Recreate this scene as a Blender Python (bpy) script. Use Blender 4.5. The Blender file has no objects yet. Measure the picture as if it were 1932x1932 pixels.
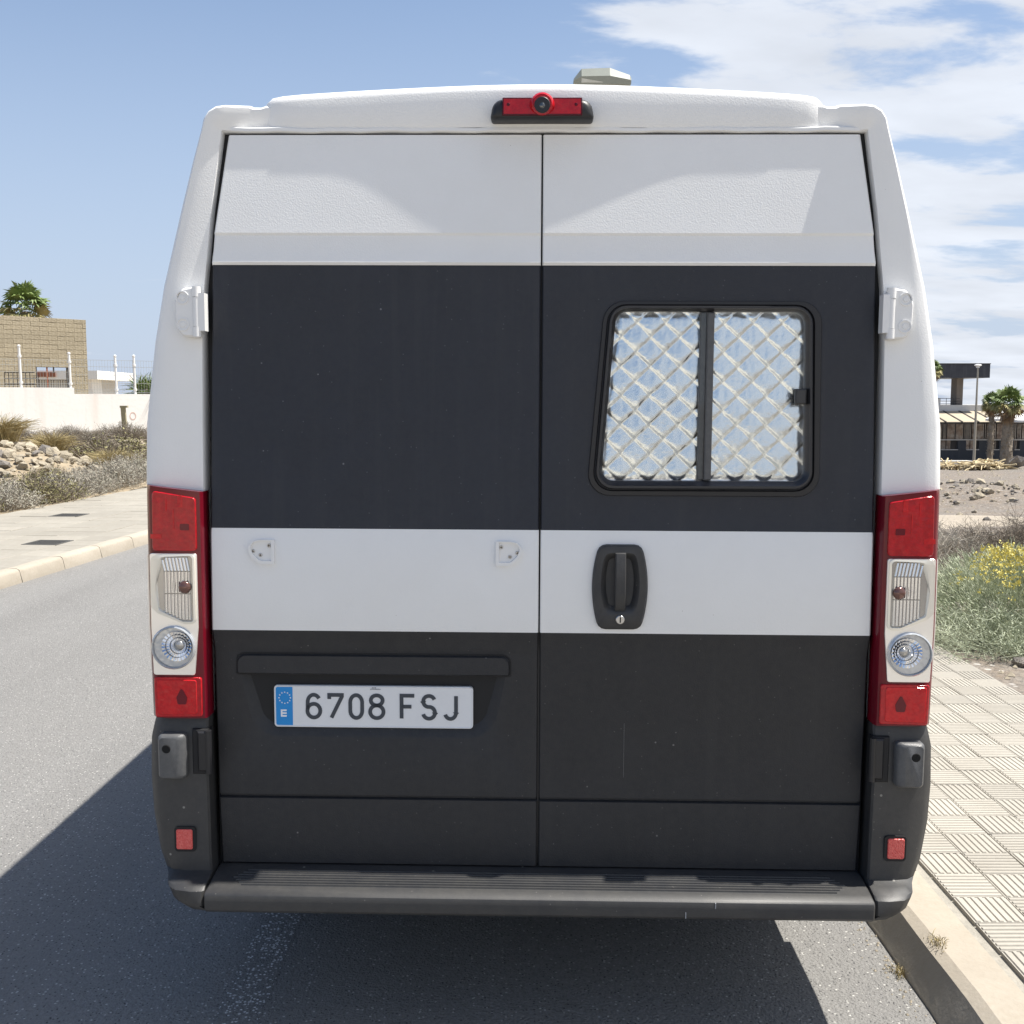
import bpy, bmesh, math, random
from math import radians, sin, cos, tan, pi, sqrt, atan2, hypot
from mathutils import Vector, Matrix

random.seed(7)
S = bpy.context.scene
COL = S.collection

# ------------------------------------------------------------------ camera
CAM_H = 1.68; PITCH = radians(5.85); FPX = 2030.0; HALF = 966.0
cam_d = bpy.data.cameras.new('camera'); cam = bpy.data.objects.new('camera', cam_d)
COL.objects.link(cam); S.camera = cam
cam.location = (0, 0, CAM_H); cam.rotation_euler = (pi / 2 - PITCH, 0, 0)
cam_d.sensor_width = 36; cam_d.lens = 36 * FPX / (2 * HALF)
cam_d.clip_start = .05; cam_d.clip_end = 4000

# ------------------------------------------------------------------ light
SUN = Vector((.45, .004, 1.0)).normalized()
sun_el = math.asin(SUN.z); sun_az = atan2(SUN.x, SUN.y)
sd = bpy.data.lights.new('sun', 'SUN'); sd.energy = 4.4; sd.angle = radians(.53); sd.color = (1, .955, .88)
so = bpy.data.objects.new('sun', sd); COL.objects.link(so)
so.rotation_euler = SUN.to_track_quat('Z', 'Y').to_euler(); so.location = (20, -5, 40)

W = bpy.data.worlds.new('World'); S.world = W; W.use_nodes = True
nt = W.node_tree; N = nt.nodes; LK = nt.links
bg = N['Background']; bg.inputs[1].default_value = .077
sky = N.new('ShaderNodeTexSky'); sky.sky_type = 'NISHITA'; sky.sun_disc = False
sky.sun_elevation = sun_el; sky.sun_rotation = sun_az
sky.altitude = 60; sky.air_density = 1.0; sky.dust_density = .9; sky.ozone_density = 2.5
tc = N.new('ShaderNodeTexCoord')
def wnode(t, **k):
    n = N.new(t)
    for a, b in k.items(): setattr(n, a, b)
    return n
def wmath(op, a, b=None, c=None, clamp=False):
    n = wnode('ShaderNodeMath', operation=op, use_clamp=clamp)
    for i, q in enumerate((a, b, c)):
        if q is None: continue
        if isinstance(q, (int, float)): n.inputs[i].default_value = q
        else: LK.new(q, n.inputs[i])
    return n.outputs[0]
sep = wnode('ShaderNodeSeparateXYZ'); LK.new(tc.outputs['Generated'], sep.inputs[0])
zz = wmath('ADD', wmath('MAXIMUM', sep.outputs[2], 0.0), .16)
px = wmath('DIVIDE', sep.outputs[0], zz); py = wmath('DIVIDE', sep.outputs[1], zz)
cmb = wnode('ShaderNodeCombineXYZ'); LK.new(px, cmb.inputs[0]); LK.new(py, cmb.inputs[1])
# a bank of cumulus lies to the right of the road: coverage grows with direction
mp = wnode('ShaderNodeMapping'); LK.new(cmb.outputs[0], mp.inputs[0])
mp.inputs['Location'].default_value = (3.1, 1.7, 0); mp.inputs['Rotation'].default_value = (0, 0, radians(-35)); mp.inputs['Scale'].default_value = (.75, 1.25, 1)
n1 = wnode('ShaderNodeTexNoise'); LK.new(mp.outputs[0], n1.inputs['Vector'])
n1.inputs['Scale'].default_value = 2.3; n1.inputs['Detail'].default_value = 9; n1.inputs['Roughness'].default_value = .58; n1.inputs['Distortion'].default_value = .15
bias = wmath('MULTIPLY_ADD', px, .50, -.075)
bias = wmath('MINIMUM', wmath('MAXIMUM', bias, -.14), .15)
cov = wmath('ADD', n1.outputs['Fac'], bias)
mr = wnode('ShaderNodeMapRange', interpolation_type='SMOOTHSTEP'); LK.new(cov, mr.inputs[0])
mr.inputs[1].default_value = .515; mr.inputs[2].default_value = .64
n2 = wnode('ShaderNodeTexNoise'); LK.new(mp.outputs[0], n2.inputs['Vector'])
n2.inputs['Scale'].default_value = 3.3; n2.inputs['Detail'].default_value = 5
cr = wnode('ShaderNodeMapRange'); LK.new(n2.outputs['Fac'], cr.inputs[0])
cr.inputs[1].default_value = .3; cr.inputs[2].default_value = .75; cr.inputs[3].default_value = 5.0; cr.inputs[4].default_value = 6.3
ccol = wnode('ShaderNodeCombineXYZ')
LK.new(wmath('MULTIPLY', cr.outputs[0], .95), ccol.inputs[0]); LK.new(cr.outputs[0], ccol.inputs[1]); LK.new(wmath('MULTIPLY', cr.outputs[0], 1.09), ccol.inputs[2])
# pale haze low in the sky all round the horizon
hm = wnode('ShaderNodeMapRange', interpolation_type='SMOOTHSTEP'); LK.new(sep.outputs[2], hm.inputs[0])
hm.inputs[1].default_value = -.02; hm.inputs[2].default_value = .50; hm.inputs[3].default_value = .88; hm.inputs[4].default_value = .0
hz = wnode('ShaderNodeMix', data_type='RGBA'); LK.new(hm.outputs[0], hz.inputs[0]); LK.new(sky.outputs[0], hz.inputs[6]); hz.inputs[7].default_value = (3.6, 4.2, 5.35, 1)
mx = wnode('ShaderNodeMix', data_type='RGBA')
LK.new(wmath('MULTIPLY', mr.outputs[0], .92), mx.inputs[0]); LK.new(hz.outputs[2], mx.inputs[6]); LK.new(ccol.outputs[0], mx.inputs[7])
LK.new(mx.outputs[2], bg.inputs[0])

S.view_settings.view_transform = 'Standard'; S.view_settings.look = 'None'
S.view_settings.gamma = 1; S.view_settings.exposure = 1.0
S.render.film_transparent = False

# ------------------------------------------------------------------ helpers
def at(u, v, Y):
    """point at forward distance Y that the photograph (1932 px grid) shows at u, v"""
    dx = (u - HALF) / FPX; dy = -(v - HALF) / FPX
    d = Vector((dx, cos(PITCH) + dy * sin(PITCH), -sin(PITCH) + dy * cos(PITCH)))
    return Vector((0, 0, CAM_H)) + d * (Y / d.y)

class MB:
    def __init__(s): s.v = []; s.f = []; s.m = []
    def add(s, vs, fs, m=0):
        o = len(s.v); s.v += [tuple(q) for q in vs]; s.f += [tuple(i + o for i in f) for f in fs]; s.m += [m] * len(fs); return s
    def box(s, x0, x1, y0, y1, z0, z1, m=0):
        vs = [(x, y, z) for z in (z0, z1) for y in (y0, y1) for x in (x0, x1)]
        return s.add(vs, [(0, 2, 3, 1), (4, 5, 7, 6), (0, 1, 5, 4), (2, 6, 7, 3), (0, 4, 6, 2), (1, 3, 7, 5)], m)
    def cbox(s, x0, x1, y0, y1, z0, z1, c, m=0):
        """box with chamfered edges on the rear (y0) face outline"""
        o = [(x0, z0), (x1, z0), (x1, z1), (x0, z1)]; i = [(x0 + c, z0 + c), (x1 - c, z0 + c), (x1 - c, z1 - c), (x0 + c, z1 - c)]
        return s.loft([[(x, y1, z) for x, z in o], [(x, y0 + c, z) for x, z in o], [(x, y0, z) for x, z in i]], True, True, m)
    def loft(s, rings, closed=True, cap_end=False, m=0, cap_start=False):
        n = len(rings[0]); vs = [p for r in rings for p in r]; fs = []
        for k in range(len(rings) - 1):
            for j in range(n if closed else n - 1):
                a = k * n + j; b = k * n + (j + 1) % n
                fs.append((a, b, b + n, a + n))
        if cap_end: fs.append(tuple(range((len(rings) - 1) * n, len(rings) * n)))
        if cap_start: fs.append(tuple(range(n - 1, -1, -1)))
        return s.add(vs, fs, m)
    def tube(s, path, rad, n=8, m=0, cap=True):
        rings = []
        P = [Vector(p) for p in path]
        R = rad if isinstance(rad, (list, tuple)) else [rad] * len(P)
        for i, p in enumerate(P):
            t = (P[min(i + 1, len(P) - 1)] - P[max(i - 1, 0)]).normalized()
            a = Vector((0, 0, 1)) if abs(t.z) < .9 else Vector((1, 0, 0))
            e1 = t.cross(a).normalized(); e2 = t.cross(e1)
            rings.append([tuple(p + (e1 * cos(2 * pi * k / n) + e2 * sin(2 * pi * k / n)) * R[i]) for k in range(n)])
        return s.loft(rings, True, cap, m, cap)
    def disc(s, c, r, y0, y1, n=20, m=0, c2=None):
        """short cylinder with its axis along y, facing the rear (y0)"""
        ring = lambda y, k: [(c[0] + k * cos(2 * pi * i / n), y, c[1] + k * sin(2 * pi * i / n)) for i in range(n)]
        return s.loft([ring(y1, r), ring(y0 + .0015, r), ring(y0, r - .0015)], True, True, m)
    def sphere(s, c, r, m=0, nu=14, nv=8, sc=(1, 1, 1)):
        vs = []; fs = []
        for j in range(nv + 1):
            for i in range(nu):
                t = pi * j / nv; p = 2 * pi * i / nu
                vs.append((c[0] + r * sc[0] * sin(t) * cos(p), c[1] + r * sc[1] * sin(t) * sin(p), c[2] + r * sc[2] * cos(t)))
        for j in range(nv):
            for i in range(nu): fs.append((j * nu + i, j * nu + (i + 1) % nu, (j + 1) * nu + (i + 1) % nu, (j + 1) * nu + i))
        return s.add(vs, fs, m)
    def poly(s, pts, y0, y1, m=0, bev=0):
        """prism: outline (x, z) from y1 (front) to y0 (rear face)"""
        if bev:
            cx = sum(p[0] for p in pts) / len(pts); cz = sum(p[1] for p in pts) / len(pts)
            ins = [(x + (cx - x) * bev / max(hypot(x - cx, z - cz), 1e-6), z + (cz - z) * bev / max(hypot(x - cx, z - cz), 1e-6)) for x, z in pts]
            return s.loft([[(x, y1, z) for x, z in pts], [(x, y0 + bev, z) for x, z in pts], [(x, y0, z) for x, z in ins]], True, True, m)
        return s.loft([[(x, y1, z) for x, z in pts], [(x, y0, z) for x, z in pts]], True, True, m)
    def build(s, name, mats, parent=None, smooth=35, recalc=True):
        me = bpy.data.meshes.new(name); me.from_pydata(s.v, [], s.f)
        if not isinstance(mats, (list, tuple)): mats = [mats]
        for q in mats: me.materials.append(q)
        if len(mats) > 1:
            me.polygons.foreach_set('material_index', s.m)
        if recalc:
            bm = bmesh.new(); bm.from_mesh(me); bmesh.ops.remove_doubles(bm, verts=bm.verts, dist=1e-6)
            bmesh.ops.recalc_face_normals(bm, faces=bm.faces); bm.to_mesh(me); bm.free()
        if smooth:
            me.polygons.foreach_set('use_smooth', [True] * len(me.polygons)); me.set_sharp_from_angle(angle=radians(smooth))
        me.update()
        o = bpy.data.objects.new(name, me); COL.objects.link(o)
        if parent: o.parent = parent
        return o

def tag(o, label=None, cat=None, group=None, kind=None):
    if label: o['label'] = label
    if cat: o['category'] = cat
    if group: o['group'] = group
    if kind: o['kind'] = kind
    return o
def empty(name, loc=(0, 0, 0), rz=0.0):
    o = bpy.data.objects.new(name, None); COL.objects.link(o); o.location = loc; o.rotation_euler = (0, 0, rz); o.empty_display_size = .2
    return o
def inst(src, parent=None, loc=None, rot=None, scale=None):
    o = src.copy(); COL.objects.link(o); o.parent = parent
    if loc is not None: o.location = loc
    if rot is not None: o.rotation_euler = rot
    if scale is not None: o.scale = scale if isinstance(scale, (tuple, list)) else (scale,) * 3
    return o
def copy_tree(o, parent=None):
    c = o.copy(); COL.objects.link(c); c.parent = parent
    for ch in list(o.children): copy_tree(ch, c)
    return c
def roundpoly(pts, r, n=5):
    out = []; k = len(pts); R = r if isinstance(r, (list, tuple)) else [r] * k
    for i in range(k):
        p = Vector(pts[i]); a = (Vector(pts[i - 1]) - p); b = (Vector(pts[(i + 1) % k]) - p)
        la, lb = a.length, b.length; a.normalize(); b.normalize()
        ang = a.angle(b); d = min(R[i] / tan(ang / 2), la * .49, lb * .49); rr = d * tan(ang / 2)
        p1 = p + a * d; p2 = p + b * d; bis = (a + b).normalized(); c = p + bis * (rr / sin(ang / 2))
        a1 = atan2(p1.y - c.y, p1.x - c.x); a2 = atan2(p2.y - c.y, p2.x - c.x)
        da = (a2 - a1 + pi) % (2 * pi) - pi
        for j in range(n + 1): out.append((c.x + rr * cos(a1 + da * j / n), c.y + rr * sin(a1 + da * j / n)))
    return out

# ------------------------------------------------------------------ materials
def mat(name, col, rough=.6, metal=0, bump=None, var=None, speck=None, spec=.5, rnd=0, trans=0, stain=None, wvar=None, coat=0, ior=None):
    """col base; bump=(scale, strength, dist, detail); var=(scale, amount, colour2); speck=(scale, size, colour); rnd = per-object brightness spread"""
    m = bpy.data.materials.new(name); m.use_nodes = True; t = m.node_tree; n = t.nodes; l = t.links
    b = n['Principled BSDF']; b.inputs['Roughness'].default_value = rough; b.inputs['Metallic'].default_value = metal
    b.inputs['Specular IOR Level'].default_value = spec; b.inputs['Coat Weight'].default_value = coat
    b.inputs['Coat Roughness'].default_value = .08
    if trans: b.inputs['Transmission Weight'].default_value = trans
    if ior: b.inputs['IOR'].default_value = ior
    tcn = n.new('ShaderNodeTexCoord'); vec = tcn.outputs['Object']
    def mix(fac, a, bb, mode='MIX'):
        q = n.new('ShaderNodeMix'); q.data_type = 'RGBA'; q.blend_type = mode
        for s_, w_ in ((q.inputs[0], fac), (q.inputs[6], a), (q.inputs[7], bb)):
            if hasattr(w_, 'is_linked') or hasattr(w_, 'links'): l.new(w_, s_)
            else: s_.default_value = w_ if isinstance(w_, (int, float)) else (*w_, 1)
        return q.outputs[2]
    def rng(src, a, bb, c=0, d=1):
        q = n.new('ShaderNodeMapRange'); l.new(src, q.inputs[0])
        for i, w_ in enumerate((a, bb, c, d)): q.inputs[i + 1].default_value = w_
        return q.outputs[0]
    def noise(sc, det=3, ro=.55, off=0):
        q = n.new('ShaderNodeTexNoise'); q.inputs['Scale'].default_value = sc; q.inputs['Detail'].default_value = det; q.inputs['Roughness'].default_value = ro
        if off:
            mpn = n.new('ShaderNodeMapping'); mpn.inputs['Location'].default_value = (off, off * .7, off * 1.3); l.new(vec, mpn.inputs[0]); l.new(mpn.outputs[0], q.inputs['Vector'])
        else: l.new(vec, q.inputs['Vector'])
        return q.outputs['Fac']
    c = col
    if var:
        for k, vv in enumerate(var if isinstance(var[0], (tuple, list)) else [var]):
            f = rng(noise(vv[0], 5, .6, 3.1 * k), .35, .65, 0, vv[1]); c = mix(f, c, vv[2])
    if wvar:   # tone drifting across neighbouring pieces, in world metres
        ge = n.new('ShaderNodeNewGeometry')
        for k, (sc_, am, c2) in enumerate(wvar):
            mpn = n.new('ShaderNodeMapping'); mpn.inputs['Scale'].default_value = sc_ if isinstance(sc_, tuple) else (sc_,) * 3; mpn.inputs['Location'].default_value = (k * 7.3, k * 3.1, 0)
            l.new(ge.outputs['Position'], mpn.inputs[0]); q = n.new('ShaderNodeTexNoise'); q.inputs['Scale'].default_value = 1; q.inputs['Detail'].default_value = 5; l.new(mpn.outputs[0], q.inputs['Vector'])
            c = mix(rng(q.outputs['Fac'], .38, .66, 0, am), c, c2)
    if speck:
        for k, sp in enumerate(speck if isinstance(speck[0], (tuple, list)) else [speck]):
            q = n.new('ShaderNodeTexVoronoi'); q.inputs['Scale'].default_value = sp[0]; l.new(vec, q.inputs['Vector'])
            f = rng(q.outputs['Distance'], sp[1], sp[1] * .6, 0, 1)
            sp2 = n.new('ShaderNodeSeparateColor'); l.new(q.outputs['Color'], sp2.inputs[0])
            g = rng(sp2.outputs[0], sp[3] if len(sp) > 3 else .5, (sp[3] if len(sp) > 3 else .5) + .02)
            mm = n.new('ShaderNodeMath'); mm.operation = 'MULTIPLY'; l.new(f, mm.inputs[0]); l.new(g, mm.inputs[1])
            c = mix(mm.outputs[0], c, sp[2])
    if stain:  # vertical run marks: (scale_x, amount, colour)
        mpn = n.new('ShaderNodeMapping'); mpn.inputs['Scale'].default_value = (stain[0], stain[0], stain[0] * .06); l.new(vec, mpn.inputs[0])
        q = n.new('ShaderNodeTexNoise'); q.inputs['Scale'].default_value = 1; q.inputs['Detail'].default_value = 4; l.new(mpn.outputs[0], q.inputs['Vector'])
        c = mix(rng(q.outputs['Fac'], .52, .75, 0, stain[1]), c, stain[2])
    if rnd:
        oi = n.new('ShaderNodeObjectInfo')
        hv = n.new('ShaderNodeHueSaturation'); l.new(rng(oi.outputs['Random'], 0, 1, 1 - rnd, 1 + rnd), hv.inputs['Value'])
        if hasattr(c, 'links'): l.new(c, hv.inputs['Color'])
        else: hv.inputs['Color'].default_value = (*c, 1)
        c = hv.outputs[0]
    if hasattr(c, 'links'): l.new(c, b.inputs['Base Color'])
    else: b.inputs['Base Color'].default_value = (*c, 1)
    if bump:
        bl = bump if isinstance(bump[0], (tuple, list)) else [bump]; prev = None
        for k, bb in enumerate(bl):
            q = n.new('ShaderNodeBump'); q.inputs['Strength'].default_value = bb[1]; q.inputs['Distance'].default_value = bb[2]
            l.new(noise(bb[0], bb[3] if len(bb) > 3 else 3, .55, 1.7 * k), q.inputs['Height'])
            if prev: l.new(prev, q.inputs['Normal'])
            prev = q.outputs[0]
        l.new(prev, b.inputs['Normal'])
    return m

M = {}
M['white'] = mat('white_body_coat', (.81, .815, .81), .40, bump=(260, .36, .0016, 2), var=[(1.7, .25, (.74, .74, .73)), (9, .12, (.70, .69, .66))], speck=(38, .05, (.45, .43, .40), .93))
M['white_s'] = mat('white_plastic', (.78, .78, .77), .4, bump=(300, .2, .001, 2))
M['navy'] = mat('dark_blue_black_coat', (.0185, .022, .032), .5, bump=(240, .5, .0013, 2), var=[(1.6, .5, (.025, .027, .033)), (9, .4, (.014, .016, .022)), (55, .3, (.03, .032, .038))], stain=(30, .25, (.042, .043, .047)), speck=[(20, .060, (.15, .15, .16), .72), (55, .10, (.075, .077, .085), .62)], spec=.4)
M['black'] = mat('charcoal_coat', (.021, .0222, .026), .52, bump=(230, .5, .0013, 2), var=[(1.5, .55, (.028, .028, .029)), (8, .4, (.015, .0155, .017)), (50, .35, (.036, .035, .035))], speck=[(22, .065, (.15, .145, .14), .66), (55, .11, (.075, .073, .07), .58)], stain=(26, .2, (.046, .045, .043)), spec=.4)
M['plastic'] = mat('dark_bumper_plastic', (.028, .029, .032), .5, bump=(420, .4, .0009, 2), var=[(4, .6, (.05, .048, .045)), (22, .45, (.06, .058, .053)), (90, .3, (.02, .02, .022))], speck=[(26, .10, (.22, .21, .19), .86), (60, .12, (.12, .115, .105), .8)])
M['knob'] = mat('worn_grey_plastic', (.075, .077, .08), .42, bump=(500, .6, .0012, 2), var=(70, .5, (.12, .12, .12)))
M['rubber'] = mat('black_rubber', (.012, .012, .014), .45, bump=(700, .25, .0006, 2))
M['gap'] = mat('seal_black', (.008, .008, .009), .7)
M['frame'] = mat('window_frame_black', (.022, .022, .025), .33, bump=(900, .5, .0006, 2))
M['tyre'] = mat('tyre_rubber', (.02, .02, .021), .8, bump=(60, .4, .004))
M['rim'] = mat('rim_steel', (.35, .35, .36), .4, .8)
M['under'] = mat('underbody', (.015, .015, .016), .8)
M['red'] = mat('red_lens', (.46, .006, .013), .16, bump=[(60, .5, .003, 0), (220, .3, .0015, 1)], var=[(26, .6, (.60, .012, .02)), (70, .5, (.24, .004, .01))], coat=.25, spec=.3)
M['red_h'] = mat('tail_light_housing', (.15, .004, .013), .2, var=(6, .5, (.085, .003, .010)), coat=.15, spec=.3)
M['red_d'] = mat('dark_red_lens', (.075, .003, .010), .22, var=(8, .4, (.13, .004, .012)), coat=.1, spec=.25)
M['red_b'] = mat('bright_red_lens', (.56, .008, .014), .16, bump=[(70, .5, .003, 0), (200, .3, .0015, 1)], var=[(40, .6, (.33, .005, .012)), (100, .4, (.70, .03, .03))], coat=.12, spec=.3)
M['reflex'] = mat('reflector_red', (.62, .06, .055), .3, bump=(380, .8, .002, 0), var=(300, .6, (.85, .22, .18)))
M['bezel'] = mat('cream_bezel', (.84, .80, .70), .3, .3, coat=.5)
M['bezel_w'] = mat('white_lamp_body', (.92, .90, .86), .28, .65, var=(14, .3, (.86, .84, .79)), coat=.3)
M['chrome'] = mat('lamp_reflector', (.80, .81, .83), .14, 1.0)
M['clear'] = mat('clear_lens_ring', (.52, .54, .56), .18, .45, bump=(90, .4, .002, 0), coat=.4)
M['smoke'] = mat('smoky_chamber', (.42, .41, .39), .2, .6)
M['amber'] = mat('amber_bulb', (.15, .075, .06), .15, .5, coat=.5)
M['steel'] = mat('screw_steel', (.5, .5, .5), .3, 1)
M['hole'] = mat('dark_hole', (.004, .004, .004), .9)
M['plate'] = mat('plate_white', (.74, .75, .76), .32, var=(30, .15, (.66, .66, .66)))
M['plate_b'] = mat('plate_blue', (.0, .24, .62), .35)
M['ink'] = mat('plate_ink', (.035, .045, .06), .4)
M['ink_w'] = mat('plate_white_ink', (.8, .82, .84), .4)
M['ink_g'] = mat('plate_small_print', (.3, .31, .33), .5)
M['foil'] = mat('foil_insulation', (.90, .91, .92), .23, 1.0, bump=[(120, .18, .002, 2)])
M['asphalt'] = mat('asphalt', (.195, .19, .18), .88, wvar=[((1.6, .07, 1), .5, (.155, .15, .143)), (.7, .35, (.22, .214, .203))], bump=[(120, 1.0, .010, 3), (40, .5, .012, 3)], var=[(.22, .55, (.165, .16, .152)), (1.3, .35, (.245, .24, .228)), (70, .75, (.13, .127, .122)), (130, .6, (.30, .295, .285))], speck=[(75, .30, (.46, .45, .42), .72), (95, .32, (.05, .05, .05), .68)])
M['line'] = mat('worn_white_paint', (.21, .207, .20), .88, bump=[(120, 1.0, .010, 3), (40, .5, .012, 3)], var=[(70, .6, (.12, .118, .115))], speck=[(95, .42, (.66, .66, .65), .45), (60, .35, (.60, .60, .59), .6), (130, .3, (.05, .05, .05), .6)])
M['kerb'] = mat('kerb_concrete', (.335, .29, .228), .85, wvar=[(1.1, .6, (.27, .235, .185)), (7, .5, (.36, .32, .26))], bump=[(90, .45, .003), (12, .3, .01)], var=[(2.5, .5, (.37, .33, .275)), (40, .35, (.48, .44, .38))], speck=[(45, .16, (.30, .27, .23), .72), (90, .14, (.26, .24, .21), .8)], rnd=.04)
M['tile'] = mat('paving_tile', (.325, .303, .26), .8, wvar=[(.9, .6, (.255, .235, .20)), (5, .4, (.37, .35, .31))], bump=(120, .3, .002), var=[(9, .4, (.38, .355, .31)), (60, .3, (.48, .46, .41))], rnd=.07)
M['tile_l'] = mat('paving_slab', (.275, .255, .213), .85, wvar=[(.5, .6, (.225, .205, .17))], bump=(60, .3, .003), var=[(1.2, .5, (.31, .285, .24)), (16, .3, (.40, .375, .33))], rnd=.06)
M['joint'] = mat('pavement_mortar', (.30, .28, .24), .9, bump=(90, .7, .006), var=(30, .6, (.20, .19, .165)))
M['grate'] = mat('iron_cover', (.11, .105, .095), .6, .4, bump=(80, .5, .004), var=(20, .5, (.17, .155, .13)))
M['gravel'] = mat('gravel_soil', (.17, .142, .112), .95, bump=[(26, .9, .04, 4), (4, .6, .12, 3)], var=[(.13, .9, (.25, .175, .105)), (1.1, .6, (.13, .12, .112)), (9, .6, (.29, .265, .235)), (28, .6, (.12, .11, .10))], speck=[(12, .30, (.40, .38, .35), .70), (20, .3, (.07, .066, .062), .68)])
M['track'] = mat('pale_track_soil', (.33, .285, .225), .95, bump=[(20, .8, .03, 4), (3, .5, .08)], var=[(.6, .7, (.24, .205, .165)), (12, .5, (.38, .335, .27))], speck=(16, .25, (.14, .13, .12), .75))
M['sand'] = mat('pale_compacted_sand', (.52, .46, .37), .95, bump=(20, .6, .02, 4), var=[(.4, .5, (.45, .39, .31)), (10, .4, (.56, .51, .42))])
M['soil'] = mat('dry_bank_soil', (.32, .255, .17), .95, bump=[(20, .8, .03, 4), (3, .5, .1)], var=[(.5, .6, (.38, .33, .25)), (8, .6, (.2, .165, .115))])
M['base'] = mat('distant_ground', (.46, .41, .33), .95, var=(.05, .6, (.38, .34, .27)))
M['rock'] = mat('pale_rock', (.36, .31, .23), .9, bump=(7, .6, .05, 4), var=[(3, .6, (.26, .22, .16)), (12, .4, (.43, .385, .30))], rnd=.22)
M['rock_d'] = mat('dark_rock', (.17, .155, .14), .9, bump=(9, .7, .05, 4), var=(5, .6, (.28, .25, .22)), rnd=.25)
M['plaster'] = mat('white_plaster', (.78, .775, .755), .85, bump=(6, .3, .02, 4), var=[(.35, .35, (.70, .69, .66)), (2, .3, (.82, .82, .80))], stain=(2.2, .35, (.62, .50, .42)))
M['block'] = mat('tan_block', (.31, .265, .185), .95, bump=(20, 1.0, .03, 4), var=[(1.2, .5, (.27, .23, .155)), (14, .8, (.40, .35, .26))], speck=[(13, .26, (.10, .085, .065), .66), (7, .2, (.12, .10, .08), .85)], rnd=.07)
M['mortar'] = mat('block_mortar', (.24, .20, .14), .95, bump=(30, .5, .01))
M['metal_w'] = mat('white_painted_metal', (.74, .74, .73), .45)
M['wire'] = mat('galvanised_wire', (.42, .43, .42), .5, .5)
M['brown'] = mat('rust_brown_panel', (.27, .10, .055), .7, var=(4, .4, (.2, .07, .04)))
M['dark_m'] = mat('dark_frame', (.035, .03, .028), .6)
M['fascia'] = mat('black_fascia', (.022, .024, .034), .5, var=(3, .6, (.045, .05, .062)), stain=(5, .8, (.09, .095, .105)))
M['conc'] = mat('weathered_concrete', (.22, .19, .165), .9, bump=(8, .4, .02), var=(3, .5, (.16, .135, .115)), stain=(3, .5, (.12, .10, .09)))
M['parapet'] = mat('pale_parapet', (.56, .55, .53), .85, var=(1, .4, (.50, .49, .46)))
M['awning'] = mat('cream_awning', (.40, .345, .255), .8, var=(1, .35, (.35, .30, .215)), rnd=.05)
M['slate'] = mat('blue_black_wall', (.035, .042, .055), .7, var=(1.5, .5, (.055, .062, .075)), stain=(3, .4, (.08, .085, .09)))
M['glass_d'] = mat('window_glass', (.05, .05, .05), .06, 0, spec=1.0, var=(1.1, .8, (.16, .135, .11)), coat=.5)
M['poster'] = mat('window_posters', (.30, .21, .14), .4, var=[(1.6, 1, (.5, .47, .42)), (4, .8, (.12, .07, .05))], rnd=.35, coat=.4)
M['trunk'] = mat('palm_trunk', (.24, .20, .155), .95, bump=(14, .9, .06, 3), var=[(9, .7, (.14, .115, .09)), (30, .5, (.36, .32, .26))])
M['frond'] = mat('palm_frond', (.12, .175, .045), .5, var=(2, .6, (.19, .235, .075)), rnd=.1)
M['frond_y'] = mat('palm_frond_yellow', (.36, .31, .13), .7, var=(2, .6, (.15, .15, .045)))
M['dead'] = mat('dead_frond', (.26, .17, .09), .9, var=(3, .7, (.15, .09, .05)))
M['twig'] = mat('dry_twig', (.40, .36, .30), .9, var=(3, .5, (.2, .17, .135)))
M['twig_d'] = mat('brown_twig', (.20, .165, .125), .9, var=(3, .5, (.13, .105, .08)))
M['leaf_g'] = mat('grey_leaf', (.34, .33, .265), .85, var=(3, .7, (.24, .225, .19)))
M['leaf_s'] = mat('silver_green_leaf', (.46, .49, .36), .8, var=(7, .8, (.27, .31, .20)))
M['leaf_o'] = mat('olive_leaf', (.24, .22, .10), .8, var=(6, .7, (.12, .11, .045)))
M['straw'] = mat('straw_grass', (.34, .275, .14), .85, var=(4, .6, (.27, .21, .085)))
M['flower'] = mat('yellow_flower', (.60, .50, .10), .7, var=(20, .6, (.55, .52, .24)))
M['branch'] = mat('cut_branch', (.55, .46, .29), .9, var=(4, .6, (.40, .32, .20)), rnd=.2)
M['lamp'] = mat('lamp_grey', (.30, .32, .28), .45, var=(5, .3, (.24, .25, .22)))
M['lamp_g'] = mat('lamp_diffuser', (.66, .66, .60), .25, var=(8, .5, (.5, .49, .42)))
M['pole'] = mat('galvanised_pole', (.40, .37, .31), .55, .3, var=(3, .4, (.33, .29, .23)))
M['wood'] = mat('weathered_post', (.30, .27, .17), .9, var=(5, .5, (.22, .2, .12)))
M['mark'] = mat('faded_red_paint', (.62, .44, .38), .8)
def glass_mat():
    m = bpy.data.materials.new('window_pane'); m.use_nodes = True; t = m.node_tree; n = t.nodes; l = t.links
    n.remove(n['Principled BSDF'])
    tr = n.new('ShaderNodeBsdfTransparent'); tr.inputs[0].default_value = (.86, .89, .90, 1)
    gl = n.new('ShaderNodeBsdfGlossy'); gl.inputs[1].default_value = .03
    fr = n.new('ShaderNodeFresnel'); fr.inputs[0].default_value = 1.5
    mxs = n.new('ShaderNodeMixShader'); l.new(fr.outputs[0], mxs.inputs[0]); l.new(tr.outputs[0], mxs.inputs[1]); l.new(gl.outputs[0], mxs.inputs[2])
    l.new(mxs.outputs[0], n['Material Output'].inputs[0]); return m
M['pane'] = glass_mat()

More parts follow.
